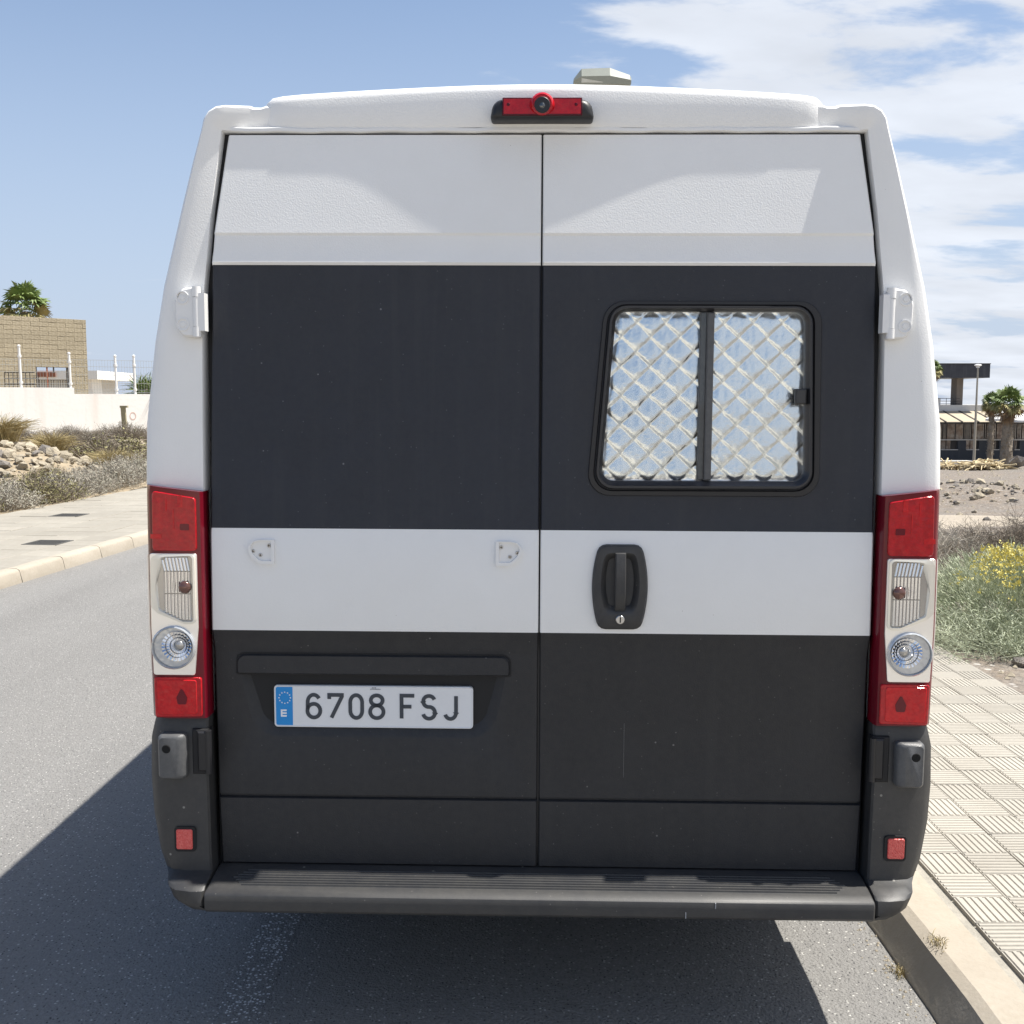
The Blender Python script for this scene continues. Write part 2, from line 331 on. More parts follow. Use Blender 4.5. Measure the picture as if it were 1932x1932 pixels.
# ------------------------------------------------------------------ setting: ground, road, pavements
def struct(mb, name, mats, parent=None, smooth=0, recalc=False):
    o = mb.build(name, mats, parent, smooth, recalc); o['kind'] = 'structure'; return o
def ss(a, b, x):
    t = max(0, min(1, (x - a) / (b - a))); return t * t * (3 - 2 * t)
KX = 1.155                       # road edge at the right kerb
PZ = .125                        # pavement height
LA = radians(5.0)                # the far kerb swings slightly towards the road
L0 = Vector((-4.60, 9.6, 0)); LD = Vector((sin(LA), cos(LA), 0)); LN = Vector((-cos(LA), sin(LA), 0))   # along / away from the road
def lp(s, t, z=0.0):
    q = L0 + LD * s + LN * t; return (q.x, q.y, z)
LW = 2.95

struct(MB().add([(-900, -900, -.15), (2.6, -900, -.15), (2.6, 1500, -.15), (-900, 1500, -.15)], [(0, 1, 2, 3)]), 'ground', M['base'])
struct(MB().add([(-9.2, -40, 0), (KX + .05, -40, 0), (KX + .05, 300, 0), (-4.8, 300, 0), (-4.75, 9.6, 0)], [(0, 1, 2, 3, 4)]), 'road', M['asphalt'])
struct(MB().add([(-.815, -3.0, .0008), (-.69, -3.0, .0008), (-.69, 60, .0008), (-.815, 60, .0008)], [(0, 1, 2, 3)]), 'parking_line', M['line'])
struct(MB().add([(-60, -60, .006), (KX - .01, -60, .006), (KX - .01, -3.2, .006), (-6.3, -3.0, .006), (-60, -3.1, .006)], [(0, 1, 2, 3, 4)]), 'bounce_sand_lot', M['sand'])  # unseen sand behind the camera, added to bounce light onto the van's rear

def right_h(x, y):
    return .10 - .0385 * max(0, min(y, 66) - 6.5) * ss(2.6, 6.0, x) + .05 * sin(x * .9 + y * .4) * ss(3.2, 6, x) + .32 * math.exp(-((x - 11.2) / 1.5) ** 2 - ((y - 26) / 2.6) ** 2) + .2 * math.exp(-((x - 13.6) / 1.6) ** 2 - ((y - 31) / 2.) ** 2)
def grid(xs, ys, fn):
    vs = [fn(x, y) for y in ys for x in xs]; n = len(xs)
    return MB().add(vs, [(j * n + i, j * n + i + 1, (j + 1) * n + i + 1, (j + 1) * n + i) for j in range(len(ys) - 1) for i in range(n - 1)])
xs = [2.735 + .35 * i for i in range(60)] + [24 + 2.0 * i for i in range(20)] + [70, 100, 200, 500, 900]
ys = [-900, -200, -40, -10] + [-4 + .4 * i for i in range(110)] + [40.5 + 1.5 * i for i in range(20)] + [75, 100, 200, 500, 1500]
struct(grid(xs, ys, lambda x, y: (x, y, right_h(x, y) + (random.uniform(-.012, .012) if x > 2.8 and y < 40 else 0))), 'gravel_lot', M['gravel'], smooth=60)

tr = MB(); tx = [2.9 + .6 * i for i in range(60)]
for x in tx:
    w_ = .35 * sin(x * .8) + .2 * sin(x * 2.1); c_ = 17.6 + .05 * x
    for q in (-1.5, -.7, .1, .9, 1.6): y = c_ + q + w_ * (.4 if abs(q) < 1 else .8) + random.uniform(-.12, .12); tr.v.append((x, y, right_h(x, y) + (.025 if abs(q) < 1.4 else -.02)))
tr.f = [(i * 5 + j, i * 5 + j + 1, i * 5 + j + 6, i * 5 + j + 5) for i in range(len(tx) - 1) for j in range(4)]; tr.m = [0] * len(tr.f)
struct(tr, 'dirt_track', M['track'], smooth=60)
MOUNDS = [(-9.9, 20.6, 1.9, 1.5, .62), (-11.3, 23.0, 2.0, 1.8, .55), (-8.9, 25.0, 1.7, 1.6, .42), (-11, 30, 6, 3, .35)]
def left_h(x, y):
    z = .10 + .25 * ss(16, 38, y)
    for mx_, my_, rx, ry, hh in MOUNDS: z += hh * math.exp(-((x - mx_) / rx) ** 2 - ((y - my_) / ry) ** 2)
    return z
def left_pt(s, t):
    x, y, _ = lp(s, t); return (x, y, left_h(x, y) * ss(-.05, .5, t) + .09 * (1 - ss(-.05, .5, t)) + random.uniform(-.015, .015))
ts = [LW - .02 + .3 * i for i in range(40)] + [LW + 13, LW + 18, LW + 30, LW + 80, LW + 300, LW + 800]
sa = [-900, -200, -50, -20] + [-10 + .4 * i for i in range(110)] + [35 + 3 * i for i in range(12)] + [100, 200, 500]
struct(grid(sa, ts, left_pt), 'bank', M['soil'], smooth=60)

# right pavement: mortar bed, kerb stones, ridged tiles
rp = struct(MB().box(KX + .16, 2.735, -6, 45, -.1, PZ - .016), 'right_pavement', M['joint'])
def kerb_mesh(length, w, h, ch, rough_seed):
    rnd_ = random.Random(rough_seed); rings = []; n = 9
    prof = [(0.0, -.1), (0.0, .01), (ch * .75, h - ch), (ch * 1.05, h - ch * .35), (ch * 1.7, h), (w, h), (w, -.1)]
    for k in range(n):
        y = .004 + (length - .008) * k / (n - 1)
        rings.append([(x + rnd_.uniform(-.003, .003) * (0 < i < 5), y, z + rnd_.uniform(-.002, .002) * (1 < i < 6)) for i, (x, z) in enumerate(prof)])
    return MB().loft(rings, True, True, 0, True)
ks = [kerb_mesh(1.0, .195, PZ, .045, k).build('kerb_stone', M['kerb'], rp, 24) for k in range(3)]
first = True
for k in range(24):
    y = -2.55 + k
    src = ks[k % 3]
    o = src if k < 3 else inst(src, rp)
    o.location = (KX, y, 0)
TS = .168
def tile_mesh(along):
    mb = MB(); h = TS / 2 - .0025; mb.box(-h, h, -h, h, -.03, -.0042); k = 7; p = 2 * h / k
    for i in range(k):
        a = -h + i * p + p * .16; b = a + p * .66; c = .0025
        q = [(a, -h + .002, -.0042), (b, -h + .002, -.0042), (b, h - .002, -.0042), (a, h - .002, -.0042), (a + c, -h + .004, 0), (b - c, -h + .004, 0), (b - c, h - .004, 0), (a + c, h - .004, 0)]
        if not along: q = [(y_, x_, z_) for x_, y_, z_ in q]
        mb.add(q, [(4, 5, 6, 7), (0, 1, 5, 4), (1, 2, 6, 5), (2, 3, 7, 6), (3, 0, 4, 7)])
    return mb
ta = tile_mesh(True).build('paving_tile', M['tile'], rp, 0); tb = tile_mesh(False).build('paving_tile', M['tile'], rp, 0)
used = {0: False, 1: False}; far_tiles = MB(); rr = random.Random(3)
X0 = 2.735 - 8 * TS
for j in range(-28, 150):
    for i in range(8):
        x = X0 + (i + .5) * TS; y = 2.25 + (j + .5) * TS; k = (i + j) % 2
        if 0 <= j < 31:
            src = ta if k else tb
            o = src if not used[k] else inst(src, rp); used[k] = True
            o.location = (x, y, PZ + rr.uniform(-.0015, .0015)); o.rotation_euler = (rr.uniform(-.006, .006), rr.uniform(-.006, .006), rr.uniform(-.008, .008))
        else:
            h = TS / 2 - .0025; far_tiles.box(x - h, x + h, y - h, y + h, PZ - .02, PZ - .001)
tag(far_tiles.build('paving_tiles', M['tile'], rp, 0, False), kind='stuff')

# left pavement in its own frame
lpave = empty('left_pavement', L0, 0); lpave.rotation_euler = (0, 0, -LA)
bpy.data.objects.remove(lpave)
lpm = MB().box(-LW, -.12, -50, 32, -.1, PZ - .012); lpave = struct(lpm, 'left_pavement', M['joint'])
lpave.location = L0; lpave.rotation_euler = (0, 0, -LA)
ks = [kerb_mesh(.8, .15, PZ + .005, .03, 20 + k).build('kerb_stone', M['kerb'], lpave, 50) for k in range(2)]
for k in range(-44, 44):
    o = ks[k] if 0 <= k < 2 else inst(ks[k % 2], lpave)
    o.location = (0, -12.0 + .8 * k + .8 + .33, 0); o.rotation_euler = (0, 0, pi)
TL = .4; h = TL / 2 - .004
mb = MB(); c = .004
mb.loft([[(-h, -h, -.03), (h, -h, -.03), (h, h, -.03), (-h, h, -.03)], [(-h, -h, -c), (h, -h, -c), (h, h, -c), (-h, h, -c)], [(-h + c, -h + c, 0), (h - c, -h + c, 0), (h - c, h - c, 0), (-h + c, h - c, 0)]], True, True)
t0 = mb.build('paving_slab', M['tile_l'], lpave, 0); fu = False; far_tiles = MB()
for j in range(-118, 78):
    for i in range(7):
        x = -.152 - (i + .5) * TL; y = (j + .5) * TL - 2
        if (i == 1 and 10 <= j <= 10) or (i == 4 and j == 17): continue
        if 0 <= j < 40:
            o = t0 if not fu else inst(t0, lpave); fu = True
            o.location = (x, y, PZ + rr.uniform(-.003, .003)); o.rotation_euler = (rr.uniform(-.007, .007), rr.uniform(-.007, .007), 0)
        else: far_tiles.box(x - h, x + h, y - h, y + h, PZ - .02, PZ - .001)
tag(far_tiles.build('paving_slabs', M['tile_l'], lpave, 0, False), kind='stuff')
def cover(name, i, j, label):
    x = -.152 - (i + .5) * TL; y = (j + .5) * TL - 2
    q = L0 + Matrix.Rotation(-LA, 3, 'Z') @ Vector((x, y, 0))
    e = empty(name, (q.x, q.y, PZ), -LA); tag(e, label, 'manhole cover')
    f = MB()
    for a in ((-.2, .2, -.2, -.175), (-.2, .2, .175, .2), (-.2, -.175, -.175, .175), (.175, .2, -.175, .175)): f.box(a[0], a[1], a[2], a[3], -.02, .003)
    f.build('rim', M['grate'], e, 0)
    MB().box(-.172, .172, -.172, .172, -.02, -.002).build('lid', M['grate'], e, 0)
    for k in range(7): MB().box(-.165, .165, -.155 + k * .05, -.135 + k * .05, -.002, .002).build('lid_ridge', M['grate'], e, 0)
cover('pavement_cover', 1, 10, 'square iron cover set in the far pavement close to its kerb')
cover('pavement_cover', 4, 17, 'square iron cover set in the far pavement beside the dry shrubs')

# ------------------------------------------------------------------ the van
VAN = empty('camper_van', (.064, 2.685, 0)); VAN.rotation_euler = (0, radians(.25), radians(-1.3))
tag(VAN, 'white and charcoal high-roof camper van parked against the kerb, seen from the rear', 'van')

# body shell: rings run from the door aperture over the pillars and along the sides
SIL = [(.40, .95), (.60, .96), (.84, .965), (1.0, .985), (1.2, 1.002), (1.40, 1.006), (1.466, 1.016), (1.62, 1.010), (1.825, .982), (1.965, .955), (2.156, .903), (2.27, .871), (2.345, .848)]
APE = [(.40, .86), (.60, .862), (.84, .863), (1.0, .862), (1.2, .861), (1.40, .860), (1.466, .860), (1.62, .858), (1.825, .854), (1.965, .846), (2.156, .824), (2.27, .806), (2.343, .795)]
cornP = [(.841, 2.374), (.828, 2.394), (.808, 2.406), (.785, 2.410)]; cornQ = [(.7945, 2.3445), (.793, 2.345), (.790, 2.345), (.785, 2.345)]
topP = [(.730, 2.415), (.722, 2.411), (.700, 2.411), (.690, 2.415), (.4, 2.43), (.2, 2.438)]; topQ = [(.730, 2.345), (.722, 2.345), (.700, 2.345), (.690, 2.345), (.4, 2.345), (.2, 2.345)]
P = [(x, z) for z, x in SIL] + cornP + topP; Q = [(x, z) for z, x in APE] + cornQ + topQ
P = P + [(0, 2.441)] + [(-x, z) for x, z in reversed(P)]; Q = Q + [(0, 2.345)] + [(-x, z) for x, z in reversed(Q)]
def lerp(a, b, t): return a + (b - a) * t
def ring(t, y, drop=0, sc=1.0, zmax=9):
    # the roof header between the pillars sits deeper than the pillars
    return [(lerp(q[0], p[0], t) * sc, y + (.030 * ss(.80, .72, abs(p[0])) if p[1] > 2.38 else 0), min(lerp(q[1], p[1], t) - drop, zmax)) for p, q in zip(P, Q)]
def yk(y_edge, y_out):  # depth varies: pillars dish slightly towards the door
    return y_edge
rings = [ring(0, .10), ring(0, .052), ring(.02, .046), ring(.30, .040), ring(.62, .034), ring(.84, .034), ring(.93, .041), ring(.98, .056), ring(1, .085)]
def wide(t, y): return [(p[0] * (1 + .004 * t), y, p[1] + .012 * t * max(0, (p[1] - 2.2) / .24)) for p in P]
rings += [wide(.3, .3), wide(1, 1.0), wide(1, 2.5), wide(1, 4.2)]
for y, zm, sc in ((4.6, 2.35, .99), (5.0, 2.0, .97), (5.35, 1.62, .95), (5.6, 1.32, .94), (6.0, 1.15, .90), (6.15, .9, .86)):
    rings.append([(p[0] * sc, y, min(p[1], zm)) for p in P])
b = MB().loft(rings, False, True)
b.build('body', M['white'], VAN, 40)
# dark jamb behind the doors
MB().box(-.85, .85, .075, .09, .42, 2.343).build('door_jamb', M['gap'], VAN, 0)
MB().box(-.82, .82, .12, 5.6, .37, .46).box(-.80, .80, .45, 5.5, .27, .369).build('underbody', M['under'], VAN, 0)
n = 28; sw_ = []
for r_, z_ in ((.20, .30), (.32, .29), (.335, .27), (.335, .23), (.31, .21), (.20, .215)): sw_.append([(.05 + r_ * cos(2 * pi * i / n), .72 + r_ * sin(2 * pi * i / n), z_) for i in range(n)])
MB().loft(sw_, True, True).build('spare_wheel', M['tyre'], VAN, 40)
MB().tube([(-.55, .42, .24), (-.55, .8, .24), (-.50, 1.4, .30)], .032, 10).build('exhaust_pipe', M['rim'], VAN, 40)
MB().tube([(-.75, 1.05, .335), (.75, 1.05, .335)], .05, 10).build('rear_axle', M['under'], VAN, 40)

# doors: vertical profile (z, y, paint from here down)
PROF = [(2.337, .058, 0), (2.20, .0462, 0), (2.096, .0372, 0), (2.090, .0415, 0), (2.056, .0412, 0), (2.041, .0385, 0), (2.024, .0360, 0), (2.0175, .0410, 1),
        (2.0165, .043, 1), (1.354, .043, 2), (1.342, .040, 2), (1.088, .041, 3), (1.078, .0445, 3), (1.030, .060, 3), (.643, .060, 3), (.641, .068, 3), (.635, .068, 3), (.632, .058, 3), (.457, .055, 3)]
XO = [(2.337, .782), (2.094, .818), (2.015, .826), (1.355, .846), (1.088, .849), (.85, .851), (.644, .846), (.457, .840)]
def xo(z):
    for (z1, x1), (z2, x2) in zip(XO, XO[1:]):
        if z <= z1 and z >= z2: return lerp(x1, x2, (z1 - z) / (z1 - z2))
    return XO[-1][1]
DY = .043; LY = .060
WIN_SEAL = [(.116, 1.443), (.157, 1.931), (.698, 1.931), (.706, 1.443)]
WIN_OUT = [(.136, 1.460), (.171, 1.919), (.672, 1.919), (.686, 1.462)]
WIN_IN = [(.154, 1.481), (.188, 1.906), (.659, 1.906), (.670, 1.482)]
RECESS = [(-.795, 1.022), (-.742, .797), (-.122, .797), (-.074, 1.022)]
def door(side):
    bm = bmesh.new(); cols = []; fmat = {}
    for z, y, m in PROF:
        a, c = side * .0022, side * xo(z)
        r = [(a, y + .03), (a, y + .004), (a + side * .003, y), (c - side * .004, y), (c, y + .005), (c, y + .03)]
        cols.append([bm.verts.new((x, yy, z)) for x, yy in r])
    for k in range(len(PROF) - 1):
        m = PROF[k][2]
        for j in range(5):
            hole = None
            if j == 2 and side > 0 and k == 8: hole = roundpoly([(lerp(a[0], b_[0], .5), lerp(a[1], b_[1], .5)) for a, b_ in zip(WIN_OUT, WIN_IN)], .04)
            if j == 2 and side < 0 and k == 13: hole = roundpoly(RECESS, [.012, .07, .07, .012])
            vs = (cols[k][j], cols[k][j + 1], cols[k + 1][j + 1], cols[k + 1][j])
            if hole is None:
                f = bm.faces.new(vs); f.material_index = m
            else:
                y = PROF[k][1]; hv = [bm.verts.new((x, y, z)) for x, z in hole]
                ed = []
                for i in range(4):
                    e = bm.edges.get((vs[i], vs[(i + 1) % 4])) or bm.edges.new((vs[i], vs[(i + 1) % 4])); ed.append(e)
                for i in range(len(hv)): ed.append(bm.edges.new((hv[i], hv[(i + 1) % len(hv)])))
                g = bmesh.ops.triangle_fill(bm, use_beauty=True, use_dissolve=False, edges=ed)
                for f in g['geom']:
                    if isinstance(f, bmesh.types.BMFace): f.material_index = m
    bm.faces.new(cols[0]).material_index = 0; bm.faces.new(cols[-1]).material_index = 3
    if side < 0:   # number-plate recess tray
        o_ = roundpoly(RECESS, [.012, .07, .07, .012]); inn = [(-.772, 1.012), (-.718, .832), (-.146, .832), (-.098, 1.012)]
        i_ = roundpoly(inn, [.01, .05, .05, .01]); q_ = [(lerp(a[0], c_[0], .25), lerp(a[1], c_[1], .25)) for a, c_ in zip(o_, i_)]
        R = [[bm.verts.new((x, y, z)) for x, z in lp_] for lp_, y in ((o_, LY), (q_, LY + .003), (i_, LY + .016))]
        for r1, r2 in zip(R, R[1:]):
            for i in range(len(r1)):
                j = (i + 1) % len(r1); bm.faces.new((r1[i], r1[j], r2[j], r2[i])).material_index = 3
        bm.faces.new(R[-1]).material_index = 3
    bmesh.ops.remove_doubles(bm, verts=bm.verts, dist=1e-5)
    bmesh.ops.recalc_face_normals(bm, faces=bm.faces)
    me = bpy.data.meshes.new('rear_door'); bm.to_mesh(me); bm.free()
    for q in ('white', 'navy', 'white', 'black'): me.materials.append(M[q])
    me.polygons.foreach_set('use_smooth', [True] * len(me.polygons)); me.set_sharp_from_angle(angle=radians(20))
    o = bpy.data.objects.new('rear_door', me); COL.objects.link(o); o.parent = VAN; return o
DL = door(-1); tag(DL, 'windowless rear door with the number plate and two white brackets')
DR = door(1); tag(DR, 'rear door with the foil-lined sliding window and black handle')
# rubber strip in the slot between the doors, and seals beside them
MB().box(-.0018, .0018, .066, .08, .46, 2.337).build('door_seal', M['rubber'], VAN, 0)

# ---- window in the right door
e = 6
seal = roundpoly(WIN_SEAL, .055, e); wo = roundpoly(WIN_OUT, .045, e); wi = roundpoly(WIN_IN, .030, e)
def blend(a, b_, t): return [(lerp(p[0], q[0], t), lerp(p[1], q[1], t)) for p, q in zip(a, b_)]
def rg(lp_, y): return [(x, y, z) for x, z in lp_]
MB().loft([rg(seal, DY + .001), rg(blend(seal, wo, .12), DY - .0055), rg(blend(seal, wo, .72), DY - .006), rg(blend(seal, wo, .97), DY + .004)]).build('window_seal', M['rubber'], DR, 50)
MB().loft([rg(blend(seal, wo, 1.0), DY + .004), rg(wo, DY - .006), rg(blend(wo, wi, .15), DY - .013), rg(blend(wo, wi, .45), DY - .013), rg(blend(wo, wi, .62), DY - .006), rg(blend(wo, wi, 1.0), DY + .002), rg(blend(wo, wi, 1.02), DY + .03)]).build('window_frame', M['frame'], DR, 40)
def slx(z): return lerp(.158, .193, (z - 1.488) / .413)
MB().add([(slx(1.486) - .002, DY + .012, 1.486), (.42, DY + .012, 1.486), (.42, DY + .012, 1.904), (slx(1.904) - .002, DY + .012, 1.904)], [(0, 1, 2, 3)]).build('window_pane', M['pane'], DR, 0)
MB().add([(.40, DY + .005, 1.486), (.668, DY + .005, 1.486), (.66, DY + .005, 1.904), (.40, DY + .005, 1.904)], [(0, 1, 2, 3)]).build('window_pane', M['pane'], DR, 0)
MB().cbox(.414, .432, DY - .003, DY + .02, 1.484, 1.904, .003).cbox(.398, .4142, DY + .006, DY + .02, 1.484, 1.904, .002, 0).build('window_divider', M['knob'], DR, 30)
MB().cbox(.636, .664, DY - .012, DY + .004, 1.676, 1.715, .004).build('window_latch', M['plastic'], DR, 30)
# quilted foil behind the panes
def foil():
    x0, x1, z0, z1 = .145, .676, 1.474, 1.912; nx, nz = 176, 146; vs = []; s_ = .0368
    r_ = random.Random(5); jit = {}
    def J(a, b_):
        k = (math.floor(a), math.floor(b_))
        if k not in jit: jit[k] = (r_.uniform(-.05, .05), r_.uniform(-.05, .05), r_.uniform(.8, 1.15))
        return jit[k]
    from mathutils import noise as mn
    for j in range(nz + 1):
        for i in range(nx + 1):
            x = lerp(x0, x1, i / nx); z = lerp(z0, z1, j / nz)
            wx = x + .003 * mn.noise(Vector((x * 14, z * 14, 1))); wz = z + .003 * mn.noise(Vector((x * 14, z * 14, 9)))
            a = (wx * 1.0 + wz) / (2 * s_) * 1.0 + .2; b_ = (wx - wz) / (2 * s_) + .3
            tx, tz, am = J(a, b_)
            fa, fb = a - math.floor(a), b_ - math.floor(b_)
            hgt = (abs(sin(pi * a)) * abs(sin(pi * b_))) ** .24
            y = DY + .028 - .0027 * hgt * am - (tx * (fa - .5) + tz * (fb - .5)) * .022 * hgt * hgt
            y += .0030 * (fa - fb) * hgt
            y += .0009 * mn.noise(Vector((x * 70, z * 20, 3))) * hgt + .0003 * mn.noise(Vector((x * 150, z * 150, 5)))
            e_ = min(x - slx(z) + .004, .667 - x, z - 1.482, 1.903 - z)
            y += .002 * (1 - ss(0, .014, e_ + .006 * mn.noise(Vector((x * 30, z * 30, 7)))))
            vs.append((x, y, z))
    fs = [(j * (nx + 1) + i, j * (nx + 1) + i + 1, (j + 1) * (nx + 1) + i + 1, (j + 1) * (nx + 1) + i) for j in range(nz) for i in range(nx)]
    o = MB().add(vs, fs).build('insulation_mat', M['foil'], DR, 60, False); tag(o, 'quilted silver foil mat behind the panes')
foil()
MB().box(.14, .69, DY + .05, DY + .055, 1.45, 1.93).build('window_backing', M['gap'], DR, 0)

# ---- door handle
HC = (.2055, 1.210)
def barrel(w0, w1, hh, r, n=6):
    pts = []
    for k in range(n + 1):
        t = k / n * 2 - 1; pts.append((HC[0] + w1 - (w1 - w0) * t * t, HC[1] + hh * t))
    for k in range(n + 1):
        t = 1 - k / n * 2; pts.append((HC[0] - w1 + (w1 - w0) * t * t, HC[1] + hh * t))
    return roundpoly(pts, [r if i in (0, n, n + 1, 2 * n + 1) else .3 for i in range(len(pts))], 3)
ho = barrel(.054, .0715, .1095, .024); HY = .041
cav = [(HC[0] + (x - HC[0]) * .62, HC[1] + .012 + (z - HC[1]) * .66) for x, z in ho]
ca2 = [(HC[0] + (x - HC[0]) * .50, HC[1] + .012 + (z - HC[1]) * .56) for x, z in ho]
MB().loft([rg(ho, HY + .003), rg(ho, HY - .008), rg(blend(ho, cav, .18), HY - .016), rg(blend(ho, cav, .8), HY - .019), rg(cav, HY - .015), rg(ca2, HY - .001)], True, True).build('handle_plate', M['plastic'], DR, 40)
hb = []
for z, y in ((1.303, HY - .012), (1.298, HY - .026), (1.270, HY - .033), (1.20, HY - .035), (1.165, HY - .030), (1.150, HY - .016)):
    hb.append([(HC[0] - .0135, y + .012, z), (HC[0] - .0135, y + .003, z), (HC[0] - .0105, y, z), (HC[0] + .0105, y, z), (HC[0] + .0135, y + .003, z), (HC[0] + .0135, y + .012, z)])
MB().loft(hb, True, True, 0, True).build('handle_grip', M['plastic'], DR, 35)
MB().disc((HC[0] + .001, 1.128), .0115, HY - .024, HY - .012, 20).build('lock_cylinder', M['steel'], DR, 40)
MB().box(HC[0] - .0005, HC[0] + .0025, HY - .0255, HY - .022, 1.121, 1.135).build('key_slot', M['hole'], DR, 0)

# ---- two white brackets on the left door
BY = .041
def bracket(xf, d):   # xf: flat edge x, d: direction of the rounded side
    w, z0, z1 = .070, 1.2625, 1.3255
    def shp(i):
        a = xf + d * i; b_ = xf + d * (w - i)
        pts = [(a, z0 + i), (xf + d * (w * .55), z0 + i), (xf + d * w * .86 - d * i * .7, z0 + .018 + i * .7), (b_, z1 - .022), (xf + d * w * .80, z1 - i * .4 - .004), (xf + d * w * .55, z1 - i * .3), (a, z1 - i * .3)]
        return roundpoly(pts, [.002, .02, .02, .012, .012, .01, .002], 3)
    o_, i_ = shp(0), shp(.0095)
    p = MB().loft([rg(o_, BY + .002), rg(o_, BY - .010), rg(blend(o_, i_, .85), BY - .010), rg(i_, BY - .004)], True, True).build('bracket', M['white_s'], DL, 40)
    for fx, fz in ((.20, .0155), (.52, .040), (.79, .030)):
        cx_ = xf + d * w * fx; cz = z1 - fz
        MB().disc((cx_, cz), .0052, BY - .007, BY - .003, 12).build('bracket_screw', M['steel'], DL, 40)
        MB().box(cx_ - .003, cx_ + .003, BY - .0078, BY - .006, cz - .0008, cz + .0008).box(cx_ - .0008, cx_ + .0008, BY - .0080, BY - .006, cz - .003, cz + .003).build('screw_slot', M['hole'], DL, 0)
bracket(-.680, -1); bracket(-.112, 1)

# ---- number plate, light bar
bar = roundpoly([(-.788, .969), (-.076, .969), (-.076, 1.021), (-.788, 1.021)], [.004, .004, .02, .02], 4)
gapb = roundpoly([(-.7925, .966), (-.0715, .966), (-.0715, 1.0255), (-.7925, 1.0255)], [.004, .004, .022, .022], 4)
MB().poly(gapb, LY - .001, LY + .02).build('light_bar_gap', M['gap'], DL, 0)
MB().loft([rg(bar, LY + .02), rg(bar, LY - .004), rg([(x + (.003 if x < -.43 else -.003), z + (.004 if z < .99 else -.003)) for x, z in bar], LY - .010)], True, True).build('light_bar', M['black'], DL, 30)
PX0, PX1, PZ0, PZ1 = -.695, -.1715, .825, .9365; PY = LY + .005
pl = roundpoly([(PX0, PZ0), (PX1, PZ0), (PX1, PZ1), (PX0, PZ1)], .009, 4)
pi_ = roundpoly([(PX0 + .004, PZ0 + .004), (PX1 - .004, PZ0 + .004), (PX1 - .004, PZ1 - .004), (PX0 + .004, PZ1 - .004)], .006, 4)
MB().loft([rg(pl, PY + .017), rg(pl, PY - .001), rg(blend(pl, pi_, .5), PY - .002), rg(pi_, PY - .0005)], True, True).build('number_plate', M['plate'], DL, 10)
def pxm(zx): return PX0 + (zx - 297) / 1193 * .5235
def pzm(zy): return PZ1 - (zy - 303) / 267 * .1115
MB().poly(roundpoly([(PX0 + .0045, PZ0 + .0045), (pxm(408), PZ0 + .0045), (pxm(408), PZ1 - .0045), (PX0 + .0045, PZ1 - .0045)], [.005, .0005, .0005, .005], 3), PY - .0011, PY).build('plate_band', M['plate_b'], DL, 0)
st = MB()
for k in range(12):
    a = 2 * pi * k / 12; cx_, cz = pxm(361) + .0150 * cos(a), pzm(383) + .0150 * sin(a)
    st.poly([(cx_ + (.0026 if i % 2 == 0 else .0011) * cos(pi / 2 + i * pi / 5), cz + (.0026 if i % 2 == 0 else .0011) * sin(pi / 2 + i * pi / 5)) for i in range(10)], PY - .0017, PY - .001)
tag(st.build('plate_stars', M['ink_w'], DL, 0), kind='stuff')
eb = MB(); ex, ez = pxm(336), pzm(505); eh, ew, et = .0195, .0155, .0044
eb.box(ex, ex + et, PY - .0017, PY - .001, ez, ez + eh)
for q in (0, .5, 1): eb.box(ex + et, ex + ew, PY - .0017, PY - .001, ez + q * (eh - et), ez + q * (eh - et) + et)
eb.build('plate_letter', M['ink_w'], DL, 0)
def arc(cx_, cz, rx, rz, a0, a1, n=14): return [(cx_ + rx * cos(radians(lerp(a0, a1, k / n))), cz + rz * sin(radians(lerp(a0, a1, k / n)))) for k in range(n + 1)]
GW = {'6': [arc(.5, .30, .5, .30, 0, 360, 24), [(.02, .36), (.03, .62)] + arc(.5, .68, .47, .32, 170, 30, 10)],
      '7': [[(.03, .82), (.03, 1), (.97, 1), (.97, .93), (.18, 0)]],
      '0': [arc(.5, .68, .46, .32, 0, 180) + arc(.5, .32, .46, .32, 180, 360) + [(.96, .68)]],
      '8': [arc(.5, .28, .5, .28, 0, 360, 24), arc(.5, .78, .44, .22, 0, 360, 22)],
      'F': [[(.05, 0), (.05, 1), (1, 1)], [(.05, .52), (.78, .52)]],
      'S': [arc(.5, .755, .46, .245, 20, 180, 10) + arc(.5, .755, .46, .245, 180, 255, 5) + arc(.5, .26, .48, .26, 75, 0, 5) + arc(.5, .26, .48, .26, 0, -165, 11)],
      'J': [[(.93, 1), (.93, .28)] + arc(.5, .28, .43, .28, 0, -160, 12)]}
def stroke(mb, pts, w, y0, y1):
    n = len(pts); L_, R_ = [], []; closed = hypot(pts[0][0] - pts[-1][0], pts[0][1] - pts[-1][1]) < 1e-4
    for i in range(n):
        p = Vector(pts[i]); pa = Vector(pts[i - 1]) if i else (Vector(pts[-2]) if closed else None); pb = Vector(pts[i + 1]) if i < n - 1 else (Vector(pts[1]) if closed else None)
        da = (p - pa).normalized() if pa else None; db = (pb - p).normalized() if pb else None
        da = da or db; db = db or da; t = (da + db).normalized(); nn = Vector((-t.y, t.x)); k = min(1.6, 1 / max(.3, nn.dot(Vector((-da.y, da.x)))))
        L_.append(p + nn * w / 2 * k); R_.append(p - nn * w / 2 * k)
    for i in range(n - 1):
        q = (L_[i], L_[i + 1], R_[i + 1], R_[i])
        mb.add([(v.x, y0, v.y) for v in q] + [(v.x, y1, v.y) for v in q], [(0, 1, 2, 3), (0, 4, 5, 1), (2, 6, 7, 3), (1, 5, 6, 2), (3, 7, 4, 0)])
sw = .0098
